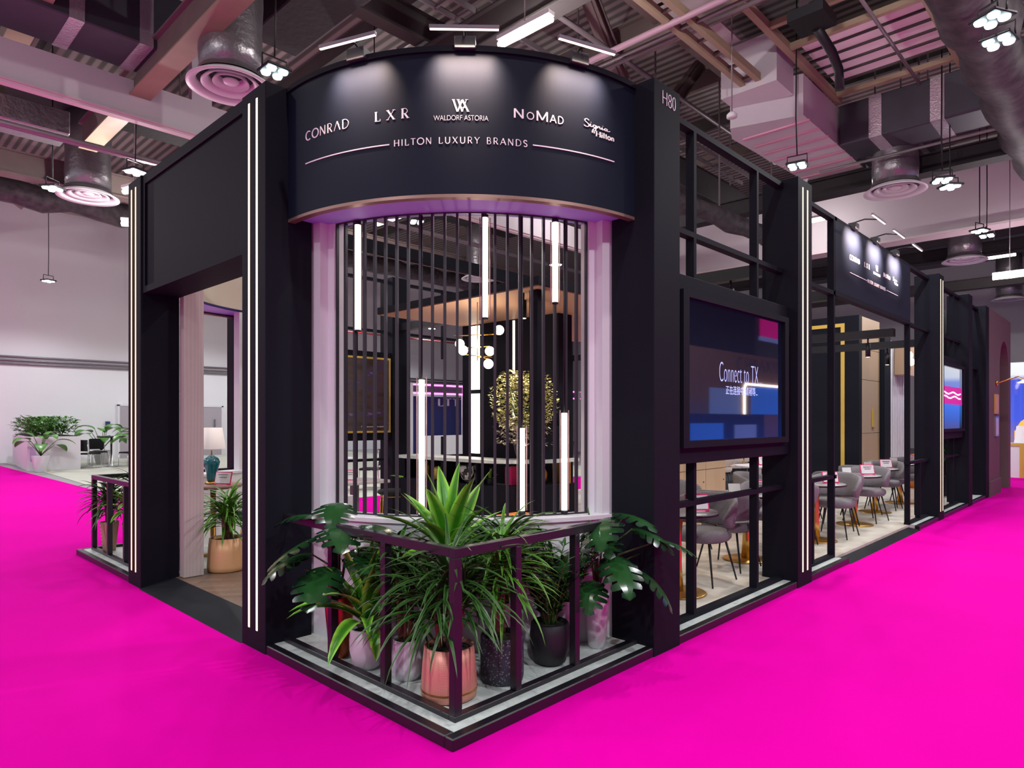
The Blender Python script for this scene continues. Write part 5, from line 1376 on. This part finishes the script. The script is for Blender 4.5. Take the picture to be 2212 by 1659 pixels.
# rectangular ducts
def duct(a, b, m, label, bands=(), axis='x', bm='foil_bright', bw=.16):
    t = thing('air_duct', label, 'duct', ((a[0] + b[0]) / 2, (a[1] + b[1]) / 2, a[2]))
    ob('duct_body', B(a, b), M[m], t, True, bev=.02)
    for u_ in (.12, .5, .88):
        hx, hy = (a[0] + (b[0] - a[0]) * u_, (a[1] + b[1]) / 2) if b[0] - a[0] > b[1] - a[1] else ((a[0] + b[0]) / 2, a[1] + (b[1] - a[1]) * u_)
        ob('hanger_rod', B((hx - .015, hy - .015, b[2]), (hx + .015, hy + .015, 10.2)), M['pipe'], t, True)
    for k in bands:
        if axis == 'x': ob('foil_band', B((k - bw, a[1] - .012, a[2] - .012), (k + bw, b[1] + .012, b[2] + .012)), M[bm], t, True)
        else: ob('foil_band', B((a[0] - .012, k - bw, a[2] - .012), (b[0] + .012, k + bw, b[2] + .012)), M[bm], t, True)
duct((-6, 9.1, 7.55), (2.1, 10.15, 8.5), 'duct_dark', 'dark rectangular duct with foil bands on the long bulkhead', (-.9, .55, 1.5), bw=.10)
duct((-8, 12.4, 7.0), (1.2, 13.2, 7.45), 'foil', 'pale wrapped duct behind the long bulkhead', ())
duct((-8, 14.2, 8.45), (16, 15.2, 9.15), 'duct_black', 'black wrapped duct behind the long bulkhead', ())
duct((13.0, -9, 7.45), (14.1, 2.4, 8.3), 'duct_dark', 'dark duct with bright foil bands crossing over the long side', (-4, -2.6, -.9, .6, 1.7), 'y', 'foil_bright', .12)
duct((14.3, 1.0, 7.55), (15.6, 2.4, 8.1), 'duct_dark', 'short dark duct piece feeding the nearest diffuser of the long side', (1.2, 2.2), 'y', 'foil', .06)
duct((3.1, -6, 8.3), (4.0, 9, 9.0), 'duct_black', 'black wrapped duct running over the curved sign', ())
duct((22.4, -8, 8.45), (23.6, 10, 9.2), 'foil', 'foil duct beyond the deep white bulkhead', (-2, 0, 2, 4), 'y')
duct((9.9, 6.4, 7.7), (18, 7.2, 8.4), 'duct_black', 'black duct seen through the upper lattice', ())
duct((1.7, 5.5, 8.47), (2.75, 9.05, 9.2), 'duct_dark', 'dark duct over the round diffuser behind the doorway pillar', ())
duct((31.9, -8, 8.47), (33.1, 10, 9.2), 'duct_dark', 'dark duct over the farthest round diffuser', ())
# white duct with pink ribs
t = thing('ribbed_duct', 'white duct with pink ribs stepping up over the long side', 'duct', (13, 3.2, 7.45))
mb = MB().prism([(10.7, 3.75), (11.1, 2.45), (15.2, 2.45), (15.2, 3.75), (11.2, 3.95)], 7.5, 8.3)
ob('duct_body', mb, M['duct_white'], t, True)
for i in range(8): ob('rib', B((11.35 + i * .52, 2.42, 7.47), (11.45 + i * .52, 3.78, 7.5)), M['rib_pink'], t, True)
ob('duct_riser', B((10.2, 2.6, 7.9), (11.0, 3.7, 8.85)), M['duct_white'], t, True)
# bright decking panel framed in steel
t = thing('deck_panel', 'pale slatted ceiling panel in a steel frame over the long side', 'ceiling panel', (11.4, 1.3, 8.5))
ob('panel_sheet', B((10.4, .35, 8.56), (12.5, 2.3, 8.6)), M['mesh_panel'], t, True)
for i in range(6): ob('panel_slat', B((10.45 + i * .39, .2, 8.52), (10.49 + i * .39, 2.45, 8.56)), M['steel_dark'], t, True)
for y in (.2, 2.4): ob('frame_rail', B((7.5, y - .06, 8.34), (13.0, y + .06, 8.48)), M['steel_tan'], t, True)
for x in (8.2, 9.3, 10.2, 12.7): ob('frame_rail', B((x - .05, .2, 8.36), (x + .05, 2.44, 8.46)), M['steel_tan'], t, True)
t = thing('strut_frame', 'long steel strut frame over the large screen', 'frame', (9.5, 3.1, 8.0))
for y in (2.95, 3.25): ob('frame_rail', B((5.8, y - .05, 8.0), (12.6, y + .05, 8.14)), M['steel_tan'], t, True)
for i in range(12): ob('cross_rung', B((6.0 + i * .58, 2.95, 8.05), (6.06 + i * .58, 3.25, 8.1)), M['steel'], t, True)
M['palew'] = mat('pale_ceiling_board', S((190, 182, 182)), .7, noise=.12, scale=2)
for i in range(6): solo('ceiling_board', B((7.2 + i * 1.05, 3.3 - .2 * (i % 2), 8.9), (8.1 + i * 1.05, 4.1, 8.94)), M['palew'], 'pale board lying over the steel struts', 'ceiling board', group='pale boards over the struts')
solo('blue_sheet', B((8.9, .9, 9.2), (10.1, 1.8, 9.23)), M['blue_box'], 'blue sheet glimpsed above the pale slatted panel', 'sheet')
# wrapped flexible duct along x, upper right
pts = [(-4 + .55 * i, -.62 + .05 * sin(i * 1.7), 7.35 + .05 * sin(i * 2.3)) for i in range(40)]
solo('flex_duct', MB().tube(pts, [.42 + .04 * sin(i * 2.1) + (.03 if i % 4 == 0 else 0) for i in range(40)], 18), M['wrap'], 'thick dark wrapped flexible duct along the upper aisle edge', 'duct')
pts = [(8.0 + .5 * i, 6.0 - .12 * i + .05 * sin(i * 2), 6.9 - .06 * i) for i in range(16)]
t = thing('flex_duct', 'sagging wrapped flexible duct seen through the upper lattice', 'duct', (11.7, 5.1, 6.4))
ob('duct_hose', MB().tube(pts, [.22 + .03 * sin(i * 2.1) for i in range(16)], 14), M['wrap'], t, True)
for k in (1, 5, 9, 13): ob('hanger_strap', B((pts[k][0] - .015, pts[k][1] - .015, pts[k][2] + .1), (pts[k][0] + .015, pts[k][1] + .015, ZC)), M['pipe'], t, True)
pts = [(-6 + .6 * i, 17.8 + .05 * sin(i * 1.7), 7.2 + .06 * sin(i * 2.3)) for i in range(42)]
solo('flex_duct', MB().tube(pts, [.3 + .03 * sin(i * 2.1) for i in range(42)], 14), M['wrap'], 'wrapped flexible duct beyond the long bulkhead', 'duct')
# pipes and trays
def pipe(p, q, r, m, label): solo('ceiling_pipe', MB().tube([p, q], r, 10), M[m], label, 'pipe')
pipe((7.44, 10, 8.0), (7.44, -6, 8.0), .055, 'pipe_pink', 'thick pink lit pipe over the right end of the curved sign')
pipe((7.75, 10, 8.05), (7.75, -6, 8.05), .03, 'pipe', 'thin grey pipe beside the pink lit pipe')
pipe((8.3, 10, 8.3), (8.3, -6, 8.3), .04, 'pipe', 'grey pipe over the numbered pillar')
pipe((-8, 11.4, 6.55), (20, 11.4, 6.55), .05, 'pipe', 'lower grey pipe behind the long bulkhead')
pipe((-8, 11.65, 6.6), (20, 11.65, 6.6), .035, 'pipe', 'upper grey pipe behind the long bulkhead')
pipe((9.5, 24, 5.6), (26, 24, 5.6), .03, 'pipe_red', 'thin red pipe before the far wall')
pipe((13.6, 3.0, 7.2), (13.6, -8, 7.2), .03, 'pipe', 'thin rail under the dark banded duct')
pipe((6.1, 0.9, 8.25), (14.5, .9, 8.25), .03, 'pipe', 'thin conduit under the pale slatted panel')
pipe((5, 5.0, 8.6), (16, 5.0, 8.6), .05, 'pipe', 'grey pipe behind the strut frame')
pipe((4.4, -6, 8.8), (4.4, 10, 8.8), .05, 'pipe', 'grey pipe above the black wrapped duct')
def tray(x0, x1, y0, y1, z, label):
    t = thing('cable_tray', label, 'cable tray', ((x0 + x1) / 2, (y0 + y1) / 2, z))
    ax = (x1 - x0) > (y1 - y0)
    if ax:
        for y in (y0, y1): ob('side_rail', B((x0, y - .02, z), (x1, y + .02, z + .1)), M['pipe'], t, True)
        for i in range(int((x1 - x0) / .45)): ob('rung', B((x0 + i * .45, y0, z), (x0 + i * .45 + .04, y1, z + .03)), M['pipe'], t, True)
    else:
        for x in (x0, x1): ob('side_rail', B((x - .02, y0, z), (x + .02, y1, z + .1)), M['pipe'], t, True)
        for i in range(int((y1 - y0) / .45)): ob('rung', B((x0, y0 + i * .45, z), (x1, y0 + i * .45 + .04, z + .03)), M['pipe'], t, True)
tray(6.3, 6.8, -4, 9, 9.3, 'cable tray over the right part of the curved sign')
tray(2.0, 17, 6.0, 6.4, 8.6, 'cable tray behind the curved sign')
# speaker-like black box with drop tube
t = thing('ceiling_projector', 'square black box hanging on struts under the pale slatted panel', 'projector', (7.9, 1.15, 7.35))
ob('box_body', B((7.62, .9, 7.35), (8.18, 1.4, 7.5)), M['blackm'], t, True)
for x, y in ((7.8, 1.0), (8.0, 1.3)): ob('hanger_strut', B((x - .05, y - .05, 7.5), (x + .05, y + .05, 10.2)), M['chrome'], t, True)
ob('drop_tube', MB().tube([(8.1, 1.15, 7.38), (8.6, 1.1, 7.2), (8.9, 1.1, 7.05), (8.95, 1.1, 6.75)], .07, 10), M['blackm'], t, True)
for x, y, z, lab in ((9.0, 2.9, 6.9, 'small white detector hanging before the strut frame'), (3.9, 3.0, 7.4, 'small white detector hanging over the curved sign')):
    t = thing('ceiling_detector', lab, 'detector', (x, y, z))
    ob('detector_head', MB().lathe([(.01, 0), (.09, 0), (.09, .05), (.05, .09)], (x, y, z), 16), M['diffuser'], t, True)
    ob('detector_rod', MB().tube([(x, y, z + .1), (x, y, 10.2)], .012, 6), M['pipe'], t, True)

# round air diffusers
def diffuser(x, y, z, label, R_=.62, first=[None]):
    if first[0] is None:
        t = thing('air_diffuser', label, 'air diffuser', (x, y, z), group='round ceiling air diffusers')
        for i, (r0, r1) in enumerate(((.62, .48), (.42, .31), (.26, .17))):
            ob('ring', MB().lathe([(r1, .02 + .05 * i + .09), (r1 + .01, .10 + .05 * i - .06), (r0, .0 + .03 * i), (r0, .02 + .03 * i), (r1 + .02, .10 + .05 * i)], n=48, cap=False), M['diffuser'], t)
        ob('centre_cap', MB().lathe([(.01, .06), (.10, .07), (.12, .10), (.01, .12)], n=24), M['diffuser'], t)
        ob('collar', MB().lathe([(.50, .12), (.46, .2), (.44, .22)], n=40, cap=False), M['foil'], t)
        ob('duct_drop', MB().lathe([(.44, .2), (.46, .5), (.44, .9), (.46, 1.3), (.45, 1.9)], n=32), M['foil'], t)
        ob('dark_throat', MB().lathe([(.01, .19), (.44, .19)], n=32, cap=False), M['duct_black'], t)
        first[0] = t; return t
    return dup(first[0], (x, y, z), 0, label)
for x, y, lab in ((2.2, 7.6, 'round diffuser on a foil drop behind the lit doorway pillar'), (2.1, 14.9, 'round diffuser beyond the long bulkhead'), (14.28, 1.65, 'round diffuser before the deep white bulkhead'), (23.0, 1.85, 'round diffuser past the deep white bulkhead'),
                  (32.5, 1.9, 'farthest round diffuser down the aisle'), (14.2, 14.9, 'round diffuser seen through the slats above the canopy')):
    diffuser(x, y, 6.6, lab)
# flood lights
def flood(x, y, z, label, rz=0, power=FLOOD_W, first=[None]):
    if first[0] is None:
        t = thing('flood_light', label, 'flood light', (x, y, z), rz, group='hanging flood lights')
        ob('housing', MB().box((-.17, -.17, .03), (.17, .17, .07)), M['blackm'], t, bev=.01)
        ob('yoke', MB().tube([(-.17, 0, .05), (-.17, 0, .22), (.17, 0, .22), (.17, 0, .05)], .012, 6), M['blackm'], t)
        ob('cable', MB().tube([(0, 0, .22), (.02, .01, .9), (0, 0, 4.0)], .012, 6), M['blackm'], t)
        for a in (45, 135, 225, 315):
            ob('lamp_face', MB().lathe([(.01, 0), (.055, .004), (.065, .03)], (.115 * cos(RD(a)), .115 * sin(RD(a)), .0), 14, cap=False), M['cool'], t)
        first[0] = t
    else: t = dup(first[0], (x, y, z), rz, label)
    if power: light('SPOT', (x, y, z - .06), power, (.93, .97, 1.0), t, .12, RD(150), (x, y, 0), .5)
    return t
fl = [(1.46, 4.73, 5.5, 'flood light hanging over the lit doorway pillar'), (1.37, 9.21, 5.5, 'flood light above the farthest lit pillar'), (.64, 11.05, 5.5, 'flood light left of the diffuser beyond the bulkhead'),
      (6.9, -1.14, 6., 'upper of two flood lights in the upper right corner'), (7.48, -1.12, 6., 'lower of two flood lights in the upper right corner'), (9.73, 2.05, 6., 'flood light below the ribbed white duct'),
      (12.31, .38, 6., 'upper of two flood lights right of the near aisle diffuser'), (12.82, .35, 6., 'lower of two flood lights right of the near aisle diffuser'), (16.8, .5, 6., 'upper of two flood lights past the deep bulkhead'), (17.4, .45, 6., 'lower of two flood lights past the deep bulkhead'),
      (24.5, -.2, 6., 'farthest flood light down the aisle'), (6.0, 9.4, 6.2, 'flood light seen through the slats near the left light tube'), (7.6, 10.0, 6.2, 'flood light seen through the slats, second from the left tube'), (10.5, 8.2, 5.4, 'flood light seen through the slats above the canopy edge'), (12.5, 7.8, 5.2, 'blue white flood light seen through the slats near the right tube')]
for i, f_ in enumerate(fl):
    k_ = 4.6 / (f_[2] - 1.6); f_ = (-2.099 + (f_[0] + 2.099) * k_, -2.411 + (f_[1] + 2.411) * k_, 6.2, f_[3])   # all hang at one height
    flood(*f_, rz=RD(20 * i), power=FLOOD_W * (.4 if i in (3, 5, 6, 8) else 1) if i in (0, 2, 3, 5, 6, 8, 10, 11, 13) else 0)
# flood lights added out of view to light surfaces facing the camera
for i, (x, y) in enumerate(((-3.5, -4.5), (1.5, -5.5), (-6, .5), (-5.5, 6.5), (-4.5, 13), (6, -6), (13, -5), (0, 19))):
    flood(x, y, 6.2, ('added flood light out of view over the aisle, ' + ('first', 'second', 'third', 'fourth', 'fifth', 'sixth', 'seventh', 'eighth')[i]), RD(15 * i), FLOOD_W * (2.6, 2.6, 2.2, 1.3, .8, 1.3, .5, .8)[i])
# fluorescent battens
def batten(p, q, label, power=180):
    t = thing('tube_batten', label, 'lamp', tuple((Vector(p) + Vector(q)) / 2))
    ob('light_tube', MB().tube([p, q], .055, 12), M['fluo'], t, True)
    if power: light('POINT', (Vector(p) + Vector(q)) / 2 - Vector((0, 0, .14)), power, (1, .93, .92), t, .06)
    u = Vector((0, 0, .09)); ob('batten_body', MB().bar(Vector(p) + u, Vector(q) + u, .14, .06), M['diffuser'], t, True)
    c = (Vector(p) + Vector(q)) / 2; ob('hanger', MB().tube([c + u, (c.x, c.y, ZC)], .01, 6), M['pipe'], t, True)
batten((5.33, 5.0, 7.5), (5.36, 3.95, 7.5), 'bright fluorescent tube above the curved sign')
batten((2.35, 13.2, 6.4), (2.5, 12.4, 6.35), 'short bright tube beside the diffuser beyond the bulkhead')
batten((18.6, -.2, 5.2), (18.6, .5, 5.2), 'bright tube far down the aisle')
batten((2.9, 13.6, 5.9), (2.5, 13.9, 5.9), 'small bright tube behind the farthest lit pillar')
for x, y, lab in ((20.4, -.2, 'slim pale hanging post down the aisle'),):
    solo('drop_rod', MB().tube([(x, y, 3.9), (x, y, ZC)], .05, 8), M['goldpaint'], lab, 'rod')
for i, (x, y, z) in enumerate(((0, -1, 7.2), (4.2, .2, 7.4), (-4.5, 5, 7.2), (-4, 12, 7.2), (8.5, -3.5, 7.2), (14, -4.5, 7.2), (12.5, 8.6, 7.6), (9, 13, 7.2), (-2, 18.5, 7.0), (18, 5, 7.4), (26, 1.5, 7.2), (6, 20, 7.2))):  # tubes added to brighten the roof steel and ducts
    batten((x, y - .6, z), (x, y + .6, z), 'added fluorescent tube under the roof, ' + ('over the corner', 'over the long side', 'over the short aisle', 'farther along the short aisle', 'over the long aisle', 'farther along the long aisle', 'over the back of the cafe', 'behind the booth', 'near the far wall at the aisle', 'beside the deep bulkhead', 'beyond the deep bulkhead', 'near the far wall')[i], (460, 400, 220, 200, 260, 200, 130, 280, 300, 90, 240, 200)[i])
for i, (x, y) in enumerate(((-2.5, 23.2), (3.2, 24.2), (9.0, 24.0), (14.2, 24.0), (19.5, 24.0))):  # floods added to brighten the far white wall
    flood(x, y, 6.2, ('added flood light before the far white wall above the aisle', 'added flood light before the far white wall above the planter box', 'added flood light before the far white wall behind the booth', 'added flood light before the far white wall beyond the bar', 'added flood light before the far white wall past the cafe')[i], RD(25 * i), 300)
